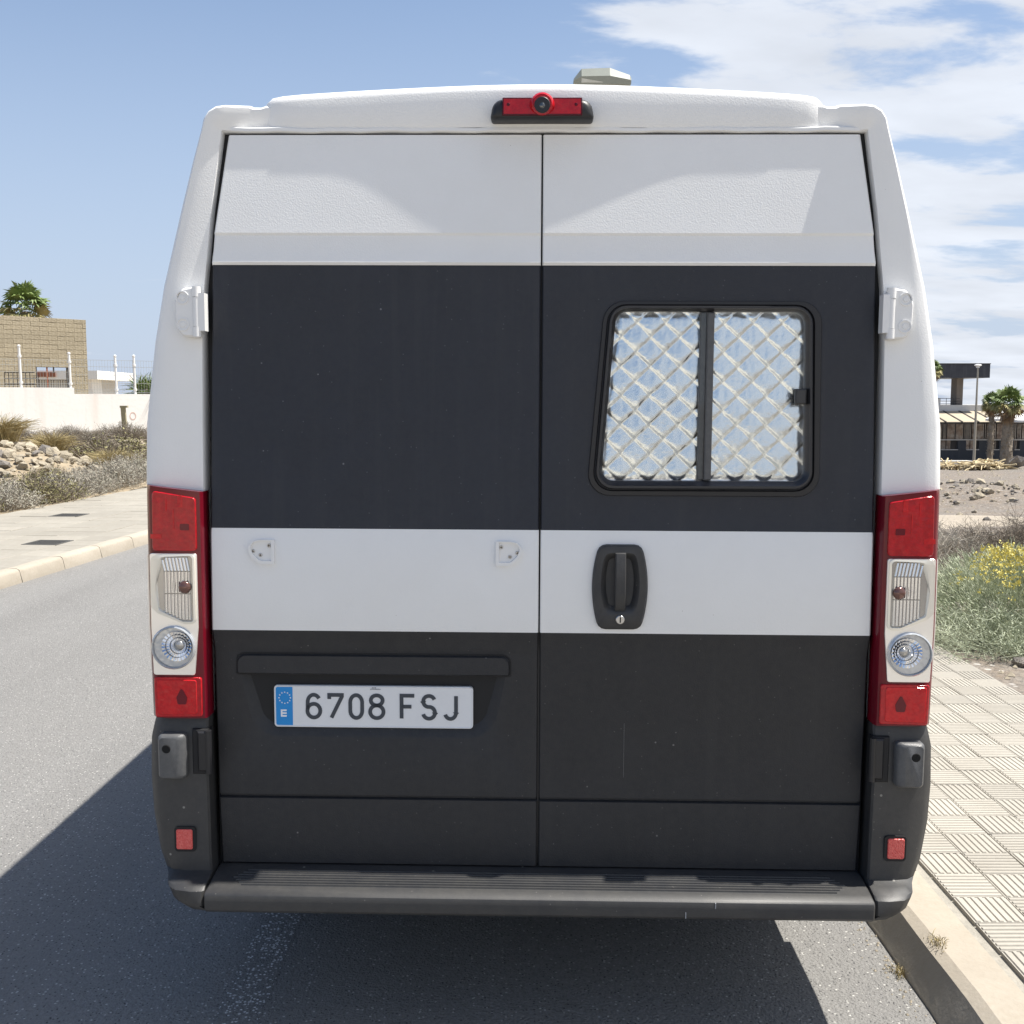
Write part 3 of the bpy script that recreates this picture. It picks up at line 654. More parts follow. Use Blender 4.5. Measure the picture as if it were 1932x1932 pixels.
for ch, a, b_ in (('6', 485, 585), ('7', 615, 718), ('0', 740, 840), ('8', 862, 965), ('F', 1047, 1150), ('S', 1178, 1275), ('J', 1305, 1405)):
    g = MB(); xa, xb = pxm(a) + sw / 2, pxm(b_) - sw / 2; za, zb = pzm(520) + sw / 2, pzm(350) - sw / 2
    for pl_ in GW[ch]: stroke(g, [(lerp(xa, xb, x), lerp(za, zb, z)) for x, z in pl_], sw, PY - .0018, PY)
    g.build('plate_character', M['ink'], DL, 0, False)
g = MB()
for k in range(9): g.box(pxm(875) + k * .0031, pxm(875) + k * .0031 + .0022, PY - .0016, PY - .0005, pzm(326), pzm(326) + .0024)
for k in range(3): g.box(pxm(885) + k * .004, pxm(885) + k * .004 + .003, PY - .0016, PY - .0005, pzm(317), pzm(317) + .003)
tag(g.build('plate_small_print', M['ink_g'], DL, 0), kind='stuff')

# ---- roof rear edge: raised fairing, drip strip, brake light with camera
def fy(x):
    a = abs(x); return .0515 - .012 * (1 - ss(.0, .46, a)) + .010 * ss(.62, .686, a) + .02 * ss(.680, .694, a)
XS = [-.692, -.686, -.672, -.645] + [-.6 + .05 * k for k in range(25)] + [.645, .672, .686, .692]
def ft(x): return 2.458 - .056 * (x * x) - .006 * ss(.662, .692, abs(x))
rings = []
for x in XS:
    t_ = ft(x); y = fy(x); b_ = ss(.678, .692, abs(x)) * .02
    rings.append([(x, y + .004, 2.352), (x, y, 2.362), (x, y + .0005, t_ - .022), (x, y + .003, t_ - .010), (x, y + .010 + b_ * .5, t_ - .003), (x, y + .022 + b_, t_ - .0005), (x, y + .05, t_), (x, y + .35, t_ + .008 - b_), (x, y + .7, t_ - .002 - b_), (x, y + .72, t_ - .05)])
MB().loft(rings, False, True, 0, True).build('roof_fairing', M['white'], VAN, 45)
rings = []
for k in range(41):
    x = -.815 + 1.63 * k / 40; w = .0012 * sin(k * 1.9) + .0008 * sin(k * .7); yb = min(.0525, fy(x) + .004) - .0005
    rings.append([(x, .075, 2.3425), (x, yb + .004, 2.3425 + w), (x, yb, 2.345 + w), (x, yb, 2.352 + w), (x, yb + .005, 2.3555 + w), (x, .10, 2.3565)])
MB().loft(rings, True, True, 0, True).build('drip_strip', M['white_s'], VAN, 40)
BRY = .022; bx0, bx1, bz0, bz1 = -.1275, .1245, 2.3585, 2.4075
brk = lambda i: roundpoly([(bx0 + i, bz0 + i * .5), (bx1 - i, bz0 + i * .5), (bx1 - i - .008, bz1 - i), (bx0 + i + .008, bz1 - i)], [.008, .008, .03, .03], 5)
BL = MB().loft([rg(brk(0), BRY + .02), rg(brk(0), BRY - .016), rg(brk(.006), BRY - .027), rg(brk(.012), BRY - .030)], True, True).build('brake_light', M['rubber'], VAN, 40)
tag(BL, 'red high brake light with a reversing camera in its middle')
rr_ = roundpoly([(-.098, 2.3660), (.095, 2.3660), (.095, 2.4085), (-.098, 2.4085)], .002, 2)
MB().loft([rg(rr_, BRY), rg(rr_, BRY - .030), rg([(x * .985, lerp(2.3872, z, .9)) for x, z in rr_], BRY - .035)], True, True).build('brake_lens', M['red_d'], BL, 40)
MB().loft([[(x, BRY - .0358 + .0003, z) for x, z in [(-.094, 2.369), (.091, 2.369), (.091, 2.404), (-.094, 2.404)]]], True, True).build('brake_lens_face', M['red'], BL, 0)
dome = MB(); dc = (-.0015, 2.3885); n = 24; rings = []
for y, r in ((BRY, .033), (BRY - .034, .031), (BRY - .046, .028), (BRY - .052, .0225), (BRY - .050, .0215)):
    rings.append([(dc[0] + r * cos(2 * pi * i / n), y, dc[1] + (r * sin(2 * pi * i / n) if sin(2 * pi * i / n) > 0 else r * .72 * sin(2 * pi * i / n))) for i in range(n)])
dome.loft(rings, True, True); dome.build('camera_housing', M['red'], BL, 40)
MB().disc((dc[0], dc[1] - .003), .0190, BRY - .054, BRY - .049, 24).build('camera_face', M['rubber'], BL, 40)
MB().sphere((dc[0], BRY - .053, dc[1] - .005), .0075, sc=(1, .5, 1)).build('camera_lens', mat('lens_glass', (.02, .025, .03), .05, spec=1, coat=1), BL, 60)
for xx in (-.083, .080): MB().disc((xx, 2.391), .0042, BRY - .0372, BRY - .034, 12).build('lens_screw', M['red_d'], BL, 0)

# ---- hinges on the pillars
def hinge(d):
    m = lambda pts: [(d * x, z) for x, z in pts]
    out = roundpoly(m([(.862, 1.836), (.905, 1.838), (.922, 1.862), (.924, 1.925), (.905, 1.957), (.866, 1.962)]), [.006, .014, .02, .02, .016, .006], 4)
    y0 = .028
    ins = [(lerp(d * .893, x, .88), lerp(1.9, z, .92)) for x, z in out]
    hg = MB().loft([rg(out, y0 + .012), rg(out, y0 - .010), rg(ins, y0 - .016)], True, True).build('door_hinge', M['white_s'], VAN, 40)
    k = MB()
    for za, zb, r in ((1.838, 1.862, .0108), (1.863, 1.935, .0098), (1.936, 1.961, .0108)):
        k.tube([(d * .868, y0 - .014, za), (d * .868, y0 - .014, zb)], r, 14)
    k.box(min(d * .868, d * .846), max(d * .868, d * .846), y0 - .022, y0 + .01, 1.852, 1.945)
    k.build('hinge_knuckle', M['white_s'], hg, 40)
    for z in (1.868, 1.934):
        rgs = []
        for r, y in ((.0165, y0 - .0150), (.0160, y0 - .0185), (.0135, y0 - .0185), (.0125, y0 - .012)):
            rgs.append([(d * .903 + r * cos(2 * pi * i / 18), y, z + r * sin(2 * pi * i / 18)) for i in range(18)])
        MB().loft(rgs, True, True).build('bolt_cup', M['white_s'], hg, 40); MB().disc((d * .903, z), .0078, y0 - .018, y0 - .01, 6).build('hinge_bolt', M['white_s'], hg, 20)
    # lower hinge in the bumper notch
    l = MB().cbox(min(d * .866, d * .892), max(d * .866, d * .892), .002, .05, .722, .828, .004)
    l.tube([(d * .864, .008, .716), (d * .864, .008, .83)], .009, 10)
    l.build('lower_hinge', M['rubber'], VAN, 35)
hinge(-.989); hinge(.989)

# ---- rear light clusters
def light(d):
    mx_ = lambda x, y, z: (d * x, y, z)
    zs = [(.857, .0, 1.012), (.90, .0, 1.013), (1.1, .0, 1.015), (1.3, .0, 1.014), (1.44, .0, 1.013), (1.465, .0, 1.012)]
    rings = []
    for z, y, x in zs:
        ztop = lambda xx: z + (.004 if z < 1.4 else 0) - (.016 * ((1.0 - xx) / .14) if z > 1.46 else 0)
        rings.append([mx_(xx, yy, ztop(xx)) for xx, yy in ((.858, .075), (.858, .020), (.863, .013), (.885, .010), (.96, .010), (.990, .016), (x - .008, .035), (x, .065), (x + .001, .13), (x - .03, .135))])
    H = MB().loft(rings, True, True, 0, True).build('tail_light', M['red_h'], VAN, 40)
    F = .0095
    P2 = lambda pts: [(d * x, z) for x, z in pts]
    rp_ = lambda pts, r=.004, n=3: roundpoly(P2(pts), r, n)
    MB().poly(rp_([(.985, 1.299), (.872, 1.299), (.872, 1.434), (.982, 1.452)], .008), F - .005, F + .004, bev=.002).build('brake_lamp', M['red'], H, 30)
    for x, z, w, h_ in ((.945, 1.40, .004, .032), (.927, 1.355, .003, .05), (.905, 1.41, .012, .03), (.96, 1.33, .028, .012)):
        MB().box(min(d * x, d * (x + w)), max(d * x, d * (x + w)), F - .0062, F - .004, z, z + h_).build('lens_prism', M['red_b'], H, 0)
    MB().poly(rp_([(.912, 1.352), (.889, 1.352), (.889, 1.368), (.912, 1.368)], .002), F - .0064, F - .004).build('lens_window', M['red_h'], H, 0)
    # white lamp body with the cream bezel of the reversing lamp
    MB().poly(rp_([(.991, .976), (.884, .976), (.873, 1.10), (.873, 1.292), (.993, 1.292), (.994, 1.1)], .006), F - .003, F + .004, bev=.001).build('lamp_body', M['bezel_w'], H, 30)
    bo_ = roundpoly(P2([(.990, 1.289), (.877, 1.292), (.877, 1.112), (.905, 1.110), (.975, 1.138), (.992, 1.155)]), [.02, .012, .012, .01, .012, .012], 4)
    bi_ = roundpoly(P2([(.957, 1.281), (.884, 1.285), (.885, 1.119), (.912, 1.120), (.970, 1.149), (.975, 1.224)]), [.014, .008, .006, .008, .01, .03], 4)
    MB().loft([rg(bo_, F), rg(bo_, F - .008), rg(blend(bo_, bi_, .7), F - .009), rg(bi_, F - .003)], True, False).build('bezel', M['bezel'], H, 40)
    MB().poly(bi_, F - .0036, F).build('reversing_chamber', M['smoke'], H, 0)
    g = MB(); n = 8
    for k in range(n):
        for j, (za, zb) in enumerate(((1.248, 1.282), (1.19, 1.246), (1.122, 1.188))):
            x = .8885 + k * .0088; zb2 = min(zb, 1.283 - max(0, x - .94) * .7); za2 = max(za, 1.119 + max(0, x - .905) * .48)
            if x > .955 or zb2 - za2 < .01: continue
            sk = .006 * (1 if j == 0 else 0)
            rr2 = [[(d * (x + q + sk * t_), F - .004 - .005 * sin(pi * i / 4), lerp(za2, zb2, t_)) for i, q in enumerate((0, .0018, .0037, .0056, .0074))] for t_ in (0, .5, 1)]
            g.loft(rr2, False)
    tag(g.build('reflector_ribs', M['chrome'], H, 60), kind='stuff')
    MB().sphere((d * .903, F - .008, 1.206), .0165, sc=(1, .6, 1)).build('reversing_bulb', M['amber'], H, 60)
    # round lamp: stepped rings around an offset bulb
    n = 32; c0 = (.937, 1.049); c1 = (.920, 1.056)
    def rc(t, r, y): 
        cx_, cz = lerp(c0[0], c1[0], t), lerp(c0[1], c1[1], t)
        return [(d * cx_ + r * cos(2 * pi * i / n), y, cz + r * sin(2 * pi * i / n)) for i in range(n)]
    def rib(t, r0, r1, y):
        cx_, cz = lerp(c0[0], c1[0], t), lerp(c0[1], c1[1], t); k = 48
        a = [(d * cx_ + (r0 if 1 else 0) * cos(2 * pi * i / k), y - (.0028 if i % 2 else 0), cz + r0 * sin(2 * pi * i / k)) for i in range(k)]
        b_ = [(d * cx_ + r1 * cos(2 * pi * i / k), y + .0015 - (.0028 if i % 2 else 0), cz + r1 * sin(2 * pi * i / k)) for i in range(k)]
        return a, b_
    MB().loft([rc(0, .0565, F), rc(0, .0565, F - .010), rc(0, .053, F - .013), rc(0, .051, F - .008)], True, False).build('lamp_rim', M['clear'], H, 40)
    g = MB().poly([(x, z) for x, _, z in rc(0, .0515, 0)], F - .006, F)
    g.build('lamp_dish', M['clear'], H, 20)
    g = MB()
    for t, ra, rb, y in ((.55, .0385, .030, F - .010), (.75, .0285, .021, F - .012), (.95, .0195, .0135, F - .014)):
        a, b_ = rib(t, ra, rb, y); g.loft([a, b_], True)
    tag(g.build('lamp_rings', M['chrome'], H, 0), kind='stuff')
    MB().sphere((d * .918, F - .012, 1.057), .0115, sc=(1, .7, 1)).build('lamp_bulb', M['smoke'], H, 60)
    MB().poly(rp_([(.990, .865), (.868, .867), (.868, .970), (.991, .970)], .006), F - .004, F + .004, bev=.002).build('rear_fog_lamp', M['red'], H, 30)
    MB().poly(rp_([(.983, .872), (.880, .874), (.880, .964), (.984, .964)], .006), F - .006, F, bev=.002).build('fog_lens', M['red_b'], H, 30)
    MB().poly(roundpoly(P2([(.930, .900), (.908, .900), (.905, .918), (.919, .945), (.933, .918)]), .004, 3), F - .0072, F - .004).build('fog_bulb', M['red_h'], H, 0)
    # clear edge strip along the flank
    MB().tube([(d * 1.007, .044, .985), (d * 1.0095, .044, 1.1), (d * 1.0085, .044, 1.285)], .0034, 6).build('edge_strip', M['bezel_w'], H, 60)
light(-1); light(1)

# ---- bumper corners, step, reflectors
def corner(d):
    rings = []
    for z, xo_, xi_, y0 in ((.8615, .996, .868, .050), (.8575, 1.014, .860, .030), (.835, 1.020, .860, .024), (.80, 1.027, .860, .018), (.70, 1.029, .859, .014), (.60, 1.024, .857, .012), (.50, 1.008, .855, .008), (.455, .992, .853, .004),
                          (.448, .980, .852, -.020), (.444, .966, .850, -.066), (.436, .958, .850, -.078), (.41, .944, .850, -.084), (.400, .934, .850, -.083), (.386, .914, .850, -.078), (.381, .892, .852, -.062), (.381, .885, .86, .0)):
        rings.append([(d * xi_, .09, z), (d * xi_, y0 + .006, z), (d * (xi_ + .005), y0, z), (d * (xo_ - .075), y0 - .002, z), (d * (xo_ - .035), y0 + .006, z), (d * (xo_ - .012), y0 + .026, z), (d * xo_, y0 + .065, z), (d * (xo_ + .006), .25, z), (d * (xo_ + .004), .55, z), (d * (xo_ - .06), .55, z)])
    B = MB().loft(rings, True, True, 0, True).build('bumper_corner', M['plastic'], VAN, 35)
    kx0, kx1 = (.911, .983)
    o4 = lambda i, sl: [(d * (kx0 + i + sl), .703 + i), (d * (kx1 - i), .703 + i), (d * (kx1 - i), .822 - i), (d * (kx0 + i + sl), .822 - i)]
    ro = roundpoly(o4(0, 0), .012, 4); ri = roundpoly(o4(.007, .014), .010, 4)
    MB().loft([rg(ro, .03), rg(ro, .002), rg(blend(ro, ri, .35), -.008), rg(ri, -.013)], True, True).build('corner_block', M['knob'], B, 40)
    MB().disc((d * .958, .786), .0115, -.0145, -.010, 16).build('block_hole', M['hole'], B, 0)
    MB().poly(roundpoly([(d * .893, .505), (d * .949, .505), (d * .949, .572), (d * .893, .572)], .009, 4), .0045, .02).build('reflector_pocket', M['gap'], B, 0)
    MB().poly(roundpoly([(d * .901, .5115), (d * .944, .5115), (d * .944, .5655), (d * .901, .5655)], .005, 4), .0015, .012, bev=.002).build('reflector', M['reflex'], B, 0)
    MB().cbox(min(d * .855, d * .898), max(d * .855, d * .898), .0105, .03, .712, .832, .003).build('hinge_notch', M['gap'], B, 0)
corner(-1); corner(1)
rings = []
for x in (-.846, -.842, -.4, 0, .4, .842, .846):
    i = .003 if abs(x) > .844 else 0
    rings.append([(x, .10, .40), (x, .10, .452 - i), (x, .03, .452 - i), (x, -.055, .441 - i), (x, -.080, .436 - i), (x, -.087 + i, .430), (x, -.090 + i, .421), (x, -.088 + i, .392), (x, -.079 + i, .383), (x, -.03, .385)])
ST = MB().loft(rings, True, True, 0, True).build('rear_step', M['plastic'], VAN, 30)
for k in range(7):
    g = MB(); y = -.052 + k * .0115; z = .4515 - max(0, (.03 - y)) * .106
    g.loft([[(-.79 + .01 * abs(k - 3), yy, z + dz) for yy, dz in ((y, -.002), (y + .0015, .0026), (y + .0045, .0026), (y + .006, -.002))], [(.79 - .01 * abs(k - 3), yy, z + dz) for yy, dz in ((y, -.002), (y + .0015, .0026), (y + .0045, .0026), (y + .006, -.002))]], True, True, 0, True); g.build('tread_ridge', M['plastic'], ST, 30)

MB().box(.1935 + .03, .1948 + .03, LY - .0008, LY + .002, .70, .845).build('scratch', M['knob'], DR, 0)
for x, z, h_ in ((.372, .405, .016), (.446, .43, .014)) :
    MB().box(x, x + .0022, -.0908, -.086, z - h_, z).build('dropping', M['ink_g'], ST, 0)
# ---- wheels
def wheel(x, y):
    n = 36; rings = []; r = .335; w = .112
    for xx, rr3 in ((-w, .20), (-w, .30), (-w * .92, .325), (-w * .75, r), (w * .75, r), (w * .92, .325), (w, .30), (w, .20)):
        rings.append([(x + xx, y + rr3 * cos(2 * pi * i / n), r + rr3 * sin(2 * pi * i / n)) for i in range(n)])
    t = MB().loft(rings, True).build('wheel', M['tyre'], VAN, 40)
    s_ = 1 if x > 0 else -1; rr4 = []
    for xx, q in ((-.08, .20), (.085, .20), (.09, .185), (.05, .15), (.05, .07), (.08, .06), (.08, .01)):
        rr4.append([(x + s_ * xx, y + q * cos(2 * pi * i / 24), r + q * sin(2 * pi * i / 24)) for i in range(24)])
    MB().loft(rr4, True, True).build('rim', M['rim'], t, 40)
for x in (-.86, .86): wheel(x, 1.05); wheel(x, 4.9)
#BG#

# ------------------------------------------------------------------ plants
def ribbon(mb, pts, w0, w1, m, rnd_):
    """flat tapering strip along a short path"""
    P_ = [Vector(p) for p in pts]; d = (P_[-1] - P_[0]).normalized()
    a = Vector((rnd_.uniform(-1, 1), rnd_.uniform(-1, 1), rnd_.uniform(-.3, .3))); s_ = d.cross(a)
    if s_.length < 1e-4: s_ = Vector((1, 0, 0))
    s_.normalize(); vs = []; n = len(P_)
    for i, p in enumerate(P_):
        w = lerp(w0, w1, i / (n - 1)) * .5; vs += [p - s_ * w, p + s_ * w]
    mb.add(vs, [(2 * i, 2 * i + 1, 2 * i + 3, 2 * i + 2) for i in range(n - 1)], m)
def leaf(mb, p, l, w, m, rnd_, up=.3):
    d = Vector((rnd_.uniform(-1, 1), rnd_.uniform(-1, 1), rnd_.uniform(-1, 1) + up)).normalized()
    a = Vector((rnd_.uniform(-1, 1), rnd_.uniform(-1, 1), rnd_.uniform(-1, 1))); s_ = d.cross(a)
    if s_.length < 1e-3: return
    s_.normalize(); q = Vector(p)
    mb.add([q - s_ * w * .3, q + d * l * .5 - s_ * w * .5, q + d * l, q + d * l * .5 + s_ * w * .5], [(0, 1, 2, 3)], m)
def shrub(seed, r, h, nt_, nl, ll, lw, tw, upright=.0, grass=False, nf=0, side=3):
    """returns (stems, leaves, flowers) builders"""
    R = random.Random(seed); st_, lf, fl = MB(), MB(), MB()
    ph = [R.uniform(0, 6.28) for _ in range(4)]
    tips = []
    for k in range(nt_):
        f = R.uniform(0, 2 * pi); rho = sqrt(R.random()) * (1 - .3 * upright)
        rad = r * (1 + .22 * sin(2 * f + ph[0]) + .15 * sin(3 * f + ph[1]) + .10 * sin(7 * f + ph[2]))
        lump = .86 + .16 * sin(5 * f + 6 * rho + ph[3]) + R.uniform(-.12, .10)
        tip = Vector((rad * rho * cos(f), rad * rho * sin(f), h * sqrt(max(.02, 1 - (rho * .96) ** 2)) * lump))
        base = Vector((R.uniform(-.3, .3) * r * .7 + tip.x * .15, R.uniform(-.3, .3) * r * .7 + tip.y * .15, 0))
        mid = base.lerp(tip, .55) + Vector((tip.x * .12, tip.y * .12, -h * .06 if not grass else h * .15))
        ribbon(st_, (base, mid, tip), tw, tw * .45, 0, R); tips.append((base, mid, tip))
        for j in range(side):
            t = R.uniform(.45, .95); a = mid.lerp(tip, (t - .45) / .5 if t > .45 else 0)
            q = a + Vector((R.uniform(-1, 1), R.uniform(-1, 1), R.uniform(-.2, 1))).normalized() * r * R.uniform(.10, .24)
            ribbon(st_, (a, q), tw * .7, tw * .35, 0, R)
    for k in range(nl):
        base, mid, tip = tips[R.randrange(len(tips))]
        t = R.random() ** .6; a = base.lerp(mid, t * 2) if t < .5 else mid.lerp(tip, t * 2 - 1)
        a = a + Vector((R.gauss(0, .06), R.gauss(0, .06), R.gauss(0, .05))) * r
        if a.z < 0: a.z = R.uniform(0, .05)
        leaf(lf, a, ll * R.uniform(.6, 1.3), lw * R.uniform(.7, 1.2), 0, R)
    for k in range(nf):
        base, mid, tip = tips[R.randrange(len(tips))]
        if tip.z < h * .45: continue
        for j in range(7):
            a = tip + Vector((R.gauss(0, .022), R.gauss(0, .022), R.gauss(.01, .016)))
            leaf(fl, a, .016, .014, 0, R, 1)
    return st_, lf, fl
def plant(name, parts, mats, loc, rz, scale, label, group=None, cat='shrub'):
    e_ = empty(name, loc, rz); e_.scale = (scale,) * 3; tag(e_, label, cat, group)
    for p, nm, m_ in zip(parts, ('stems', 'foliage', 'flowers'), mats):
        if p is None or not p.v: continue
        p.build(nm, m_, e_, 0, False)
    return e_

# flowering bush and dry bushes beside the right pavement
def pz(x, y): return right_h(x, y)
yb_ = shrub(11, .78, .57, 500, 10, .022, .0065, .0036, nf=0, side=4)
R = random.Random(98); yl = MB()
for k in range(420):
    f = R.uniform(0, 2 * pi); q = sqrt(R.random()); lump = R.uniform(.78, 1.06)
    tip = Vector((.80 * q * cos(f), .80 * q * sin(f), .60 * sqrt(max(.03, 1 - (.95 * q) ** 2)) * lump)); base = Vector((tip.x * .25, tip.y * .25, 0)); d = (tip - base)
    for j in range(75):
        t = R.uniform(.62, 1.03); p_ = base + d * t + Vector((R.gauss(0, .022), R.gauss(0, .022), R.gauss(0, .018)))
        q_ = p_ + d.normalized() * R.uniform(.014, .034) + Vector((R.uniform(-1, 1), R.uniform(-1, 1), R.uniform(-.3, 1))) * .012
        s_ = (q_ - p_).cross(Vector((R.uniform(-1, 1), R.uniform(-1, 1), R.uniform(-1, 1)))); s_ = s_.normalized() * .0028
        yl.add([p_ - s_, p_ + s_, q_ + s_ * .4, q_ - s_ * .4], [(0, 1, 2, 3)])
yb_ = (yb_[0], yl, None)
R = random.Random(99); fl = MB()
for cx_, cy_, n_ in ((-.28, -.35, 75), (-.05, -.25, 90), (.12, -.5, 90), (.42, -.45, 130), (.55, -.25, 110), (.35, -.1, 80), (-.12, -.05, 110), (-.22, .05, 80), (.05, -.62, 60), (.5, -.6, 90), (-.42, -.15, 30)):
    for k in range(n_):
        x, y = cx_ + R.gauss(0, .075), cy_ + R.gauss(0, .075); q = min(1, hypot(x, y) / .80)
        z = .60 * sqrt(max(.05, 1 - q * q)) * R.uniform(.86, 1.05) + R.uniform(-.02, .03)
        for j in range(5): leaf(fl, (x + R.gauss(0, .009), y + R.gauss(0, .009), z + R.gauss(0, .007)), .017, .015, 0, R, 1)
plant('flowering_bush', (yb_[0], yb_[1], fl), (M['leaf_s'], M['leaf_s'], M['flower']), (3.52, 7.25, pz(3.5, 7.2) - .02), 0, 1.0, 'silvery green bush with yellow flower heads growing beside the ridged pavement', None, 'bush')
lo = shrub(12, .55, .32, 420, 7000, .024, .006, .0042, side=5)
plant('low_bush', lo, (M['leaf_s'], M['leaf_s'], M['flower']), (3.12, 6.75, pz(3.1, 6.8) - .02), .6, 1.0, 'low wiry grey-green bush sprawling at the pavement edge under the yellow flowers', None, 'bush')
dry = shrub(13, .85, .62, 1200, 3000, .03, .004, .0045, upright=.4, side=5)
e1 = plant('dry_bush', dry, (M['twig_d'], M['leaf_g'], None), (4.45, 9.3, pz(4.4, 9.3) - .02), 0, 1.0, 'brown leafless brushwood bush behind the yellow-flowered bush', None, 'bush')
dry2 = shrub(14, .80, .55, 900, 3500, .03, .005, .0045, upright=.5, side=4)
plant('dry_bush', dry2, (M['twig'], M['leaf_g'], None), (3.62, 9.2, pz(3.6, 9.2) - .02), 1.0, 1.0, 'pale dry grass-like bush nearest the van\'s right tail light', None, 'bush')
g5 = copy_tree(e1); g5.location = (5.6, 10.6, pz(5.6, 10.6) - .02); g5.rotation_euler = (0, 0, 2.2); tag(g5, 'brown brushwood bush on the gravel, set back from the flowering bush')
# thin grass stalks
R = random.Random(5); gs = MB()
for k in range(260):
    x, y = R.uniform(3.2, 5.0), R.uniform(9.5, 12.2); z = pz(x, y); l = R.uniform(.15, .5)
    ribbon(gs, ((x, y, z), (x + R.uniform(-.08, .08), y, z + l * .6), (x + R.uniform(-.22, .22), y + R.uniform(-.1, .1), z + l)), .006, .003, 0, R)
tag(gs.build('dry_grass', M['twig'], None, 0, False), 'thin dry grass stalks on the gravel behind the bushes', 'grass', kind='stuff')

# loose stones
def rock_mesh(seed, rough=.28):
    R = random.Random(seed); bm = bmesh.new(); bmesh.ops.create_icosphere(bm, subdivisions=1, radius=1)
    sx = (R.uniform(.8, 1.25), R.uniform(.7, 1.1), R.uniform(.5, .8))
    for v in bm.verts:
        k = 1 + R.uniform(-rough, rough); v.co = Vector((v.co.x * sx[0] * k, v.co.y * sx[1] * k, v.co.z * sx[2] * k))
    me = bpy.data.meshes.new('stone'); bm.to_mesh(me); bm.free(); return me
RM = [rock_mesh(30 + k) for k in range(7)]; RMD = []
for me in RM: me.materials.append(M['rock'])
for me in RM[:4]:
    c = me.copy(); c.materials.clear(); c.materials.append(M['rock_d']); RMD.append(c)
def stone(parent, loc, s_, dark=False, R=random):
    o = bpy.data.objects.new('stone', R.choice(RMD if dark else RM)); COL.objects.link(o); o.parent = parent
    o.location = loc; o.scale = (s_ * R.uniform(.8, 1.2), s_ * R.uniform(.8, 1.2), s_ * R.uniform(.7, 1.1)); o.rotation_euler = (R.uniform(-.5, .5), R.uniform(-.5, .5), R.uniform(0, 6.28)); return o
def rubble(name, spots, label, cat='rubble'):
    cx_ = sum(s_[0] for s_ in spots) / len(spots); cy_ = sum(s_[1] for s_ in spots) / len(spots); e_ = empty(name, (cx_, cy_, 0)); tag(e_, label, cat)
    for x, y, z, s_, dk, R in spots: stone(e_, (x - cx_, y - cy_, z), s_, dk, R)
    return e_
R = random.Random(8); sp = []
for k in range(420):
    x, y = R.gauss(-9.9, 1.2), R.uniform(18.6, 21.6)
    q = (x + 9.9) / 2.6
    if abs(q) > 1: continue
    sp.append((x, y, left_h(x, y) + R.uniform(-.02, .06), R.choice((.05, .06, .07, .09, .11, .15)), R.random() < .16, R))
rubble('rubble_pile', sp, 'heap of pale broken stones on the dry bank below the white wall')
sp = []
for k in range(190):
    x, y = R.uniform(-10.6, -7.9), R.uniform(23.2, 25.6)
    sp.append((x, y, left_h(x, y) + R.uniform(-.02, .06), R.choice((.06, .08, .1, .13, .17)), R.random() < .08, R))
rubble('stone_terrace', sp, 'low spread of pale stones beside the olive bush on the bank')
sp = []
for k in range(230):
    x, y = R.gauss(11.2, 1.2), R.gauss(26, 2.2)
    sp.append((x, y, right_h(x, y) + R.uniform(-.02, .05), R.choice((.03, .04, .05, .06, .08, .12)), R.random() < .4, R))
rubble('rubble_pile', sp, 'small mound of earth and broken stones on the gravel lot')
R = random.Random(77)
peb = MB()
for k in range(2600):
    y = 5.5 + 60 * R.random() ** 1.6; x = lerp(2.8, 40, R.random()) if y > 14 else R.uniform(2.78, 8)
    s_ = R.uniform(.008, .03) * (1 + y * .04); z = right_h(x, y)
    a = R.uniform(0, 6); c_, d_ = cos(a) * s_, sin(a) * s_
    peb.add([(x + c_, y + d_, z), (x - d_, y + c_, z), (x - c_, y - d_, z), (x + d_, y - c_, z), (x, y, z + s_ * .8)], [(0, 1, 4), (1, 2, 4), (2, 3, 4), (3, 0, 4)])
tag(peb.build('pebbles', M['rock'], None, 0, False), 'loose pebbles strewn over the gravel lot', 'gravel', kind='stuff')
for (u, v, Y, s_, dk, lb) in ((1862, 985, 17.5, .075, True, 'lone dark stone lying on the pale track of the gravel lot'), (1810, 972, 19, .07, False, 'lone pale stone lying on the gravel near the rubble mound'), (1838, 966, 21, .08, False, 'pale stone at the foot of the rubble mound'), (1926, 1268, 6.35, .07, True, 'small dark stone beside the flowering bush at the pavement')):
    p = at(u, v, Y); o = stone(None, (p.x, Y, right_h(p.x, Y) + s_ * .3), s_, dk, R); tag(o, lb, 'stone')

gr_ = MB()
for k in range(700):
    y = R.uniform(2.3, 9); x = KX - abs(R.gauss(0, .035)) - .004; s_ = R.uniform(.0015, .006); a = R.uniform(0, 6); c_, d_ = cos(a) * s_, sin(a) * s_
    gr_.add([(x + c_, y + d_, .001), (x - d_, y + c_, .001), (x - c_, y - d_, .001), (x + d_, y - c_, .001), (x, y, s_)], [(0, 1, 4), (1, 2, 4), (2, 3, 4), (3, 0, 4)])
tag(gr_.build('kerb_grit', M['rock'], None, 0, False), 'loose grit gathered in the gutter along the kerb', 'grit', kind='stuff')
for x, y, z, s_, lb in ((KX - .012, 3.02, 0, 1.0, 'dry weed tuft growing in the gutter at the kerb foot'), (KX + .075, 2.97, PZ - .004, .9, 'dry weed tuft growing on top of the kerb')):
    wd = MB()
    for k in range(90):
        f = R.uniform(0, 6.28); l = R.uniform(.010, .028) * s_; q = R.uniform(.1, .9); b0 = Vector((R.gauss(0, .012), R.gauss(0, .02), 0))
        ribbon(wd, (b0, b0 + Vector((cos(f) * q * l * .5, sin(f) * q * l * .5, l * .6)), b0 + Vector((cos(f) * q * l, sin(f) * q * l, l * .75))), .0025, .001, 0, R)
    o = wd.build('weed_tuft', M['straw'], None, 0, False); o.location = (x, y, z); tag(o, lb, 'weed')

